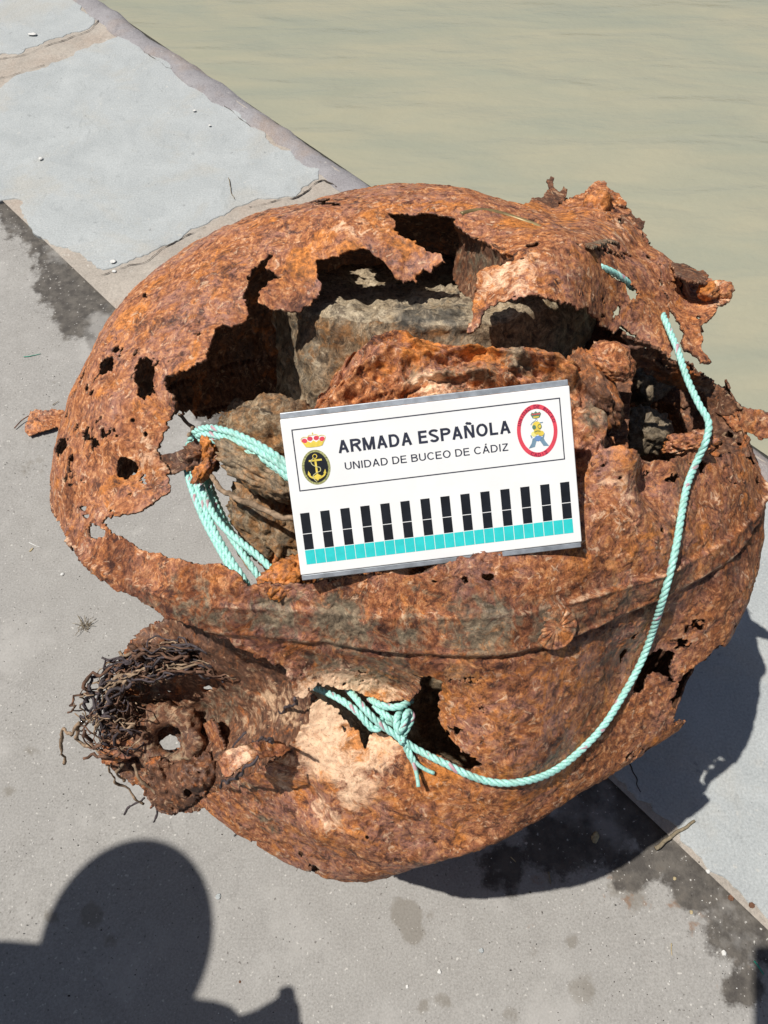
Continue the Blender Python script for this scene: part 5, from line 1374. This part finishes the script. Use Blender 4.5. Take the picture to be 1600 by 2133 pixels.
def person(loc, rz, label, arms, cap, phone=False, bend=0.0, hs=1.0):
    """standing figure facing local +x; arms = two lists of (elbow, hand) points"""
    root = tag(empty('person', loc), label, 'person'); root.rotation_euler = (0, 0, rz)
    b = bend
    nd = [(0, 0, .98, .15), (.02 + b * .3, 0, 1.15, (.15, .12)), (.03 + b * .7, 0, 1.34, (.17, .13)), (.02 + b, 0, 1.46, (.10, .09)), (.04 + b * 1.2, 0, 1.54, .055), (.06 + b * 1.4, 0, 1.62, (.07, .08)), (.07 + b * 1.5, 0, 1.71, (.075, .09)), (.06 + b * 1.5, 0, 1.78, .065)]
    ed = [(k, k + 1) for k in range(7)]
    for s_ in (-1, 1):
        i0 = len(nd)
        nd += [(0, s_ * .10, .90, .095), (.01, s_ * .11, .52, .062), (-.02, s_ * .11, .10, .045), (.12, s_ * .12, .045, .04)]
        ed += [(0, i0), (i0, i0 + 1), (i0 + 1, i0 + 2), (i0 + 2, i0 + 3)]
        el, ha = arms[0 if s_ < 0 else 1]
        i0 = len(nd)
        sh = (.02 + b * .85, s_ * .19, 1.42)
        hd = np.array(ha) - np.array(el); hd = hd / np.linalg.norm(hd)
        pm_ = np.array(ha) + hd * .06
        nd += [(*sh, .065), (*el, .045), (*ha, .028), (*pm_, (.038, .018))]
        ed += [(3, i0), (i0, i0 + 1), (i0 + 1, i0 + 2), (i0 + 2, i0 + 3)]
        side_ = np.cross(hd, [0, 0, 1.0]); side_ /= np.linalg.norm(side_)
        for f_ in range(4):
            j0 = len(nd); o_ = side_ * (f_ - 1.5) * .021; L = (.030, .038, .034, .026)[f_]
            p1 = pm_ + o_ + hd * .03; p2 = p1 + hd * L * .35 - np.array([0, 0, .026]); p3 = p2 - hd * .018 - np.array([0, 0, .012])
            nd += [(*p1, .010), (*p2, .009), (*p3, .008)]; ed += [(i0 + 3, j0), (j0, j0 + 1), (j0 + 1, j0 + 2)]
        j0 = len(nd); p1 = pm_ - side_ * .045 * s_ - hd * .015; p2 = p1 - side_ * .014 * s_ + hd * .032
        nd += [(*p1, .011), (*p2, .009)]; ed += [(i0 + 3, j0), (j0, j0 + 1)]
    body = skin_mesh('body', nd, ed, M['skin'], root)
    k = 1.16
    def grow(r): return tuple(v * k + .004 for v in r) if isinstance(r, tuple) else r * k + .006
    sn = [(n[0], n[1], n[2], grow(n[3])) for n in nd[:4]]; se = [(0, 1), (1, 2), (2, 3)]
    sn[3] = (sn[3][0], sn[3][1], sn[3][2], (.10, .085))
    for s_ in (-1, 1):
        i0 = len(sn); el, ha = arms[0 if s_ < 0 else 1]; mid_ = tuple(np.array(el) * .45 + np.array(ha) * .55)
        sn += [(.02 + b * .85, s_ * .19, 1.42, .10), (*el, .085), (*mid_, .07)]; se += [(3, i0), (i0, i0 + 1), (i0 + 1, i0 + 2)]
    skin_mesh('shirt', sn, se, M['shirt'], root)
    tn_ = [(0, 0, .98, .165)]; te = []
    for s_ in (-1, 1):
        i0 = len(tn_); tn_ += [(0, s_ * .10, .88, .112), (.01, s_ * .11, .52, .085), (-.02, s_ * .11, .14, .072)]; te += [(0, i0), (i0, i0 + 1), (i0 + 1, i0 + 2)]
    skin_mesh('trousers', tn_, te, M['trous'], root)
    for s_ in (-1, 1): skin_mesh('boot', [(-.04, s_ * .11, .055, .055), (.05, s_ * .115, .05, .052), (.15, s_ * .12, .042, .042)], [(0, 1), (1, 2)], M['boot'], root)
    hx = .07 + b * 1.5
    V, T = ico(4)
    H = V.copy(); keep = H[:, 2] > -0.1
    H = H * [.115, .098, .11] + [hx - .005, 0, 1.74]
    T2 = T[keep[T].all(1)]
    mesh_obj('hair', H, T2, M['grit'], root)
    for s_ in (-1, 1):
        E_ = V * [.018, .009, .032] + [hx - .01, s_ * .088, 1.70]; mesh_obj('ear', E_, T, M['skin'], root)
    mesh_obj('nose', V * [.022, .014, .026] + [hx + .095, 0, 1.69], T, M['skin'], root)
    for s_ in (-1, 1): mesh_obj('eye', V * [.008, .012, .008] + [hx + .082, s_ * .034, 1.715], T, M['boot'], root)
    mesh_obj('mouth', V * [.008, .026, .006] + [hx + .078, 0, 1.645], T, M['maroon'], root)
    if cap:
        c_ = V * [.128, .112, .105] + [hx - .005, 0, 1.765]; cp = mesh_obj('hat', c_, T[(V[:, 2] > -.12)[T].all(1)], M['shirt'], root)
        mesh_obj('brim', V * [.185, .165, .012] + [hx - .005, 0, 1.757], T, M['shirt'], cp)
    if phone:
        pass
    return root
# the photographer holds the phone at the viewpoint; a bystander leans in from the left
ph_h = [((.20, -.25, 1.38), (.28, -.08, 1.47)), ((.20, .25, 1.38), (.28, .08, 1.47))]
photographer = person((0.0, -0.52, 0.0), math.pi / 2, 'person in dark clothes holding a phone, casting the shadow in the lower right corner', ph_h, False)
person((-1.26, -0.225, 0.0), math.radians(82), 'person in navy shirt and brimmed hat whose shadow falls at lower left', [((.12, -.38, 1.28), (.18, -.50, 1.22)), ((.08, .27, 1.15), (.26, .16, 1.02))], True, bend=.10)

bm = bmesh.new()
bmesh.ops.create_cube(bm, size=1.0)
bmesh.ops.scale(bm, vec=(.075, .150, .008), verts=bm.verts)
bmesh.ops.bevel(bm, geom=list(bm.edges), offset=.0035, segments=3, affect='EDGES')
me = bpy.data.meshes.new('phone'); bm.to_mesh(me); bm.free(); me.materials.append(M['phone'])
o = bpy.data.objects.new('phone', me); COL.objects.link(o)
o.location = tuple(CAM - FWD * 0.035 - UP * 0.07 + RIGHT * 0.02); o.rotation_euler = (math.pi / 2 - PITCH, 0, 0)
tag(o, 'black phone held up by the person in dark clothes', 'phone')
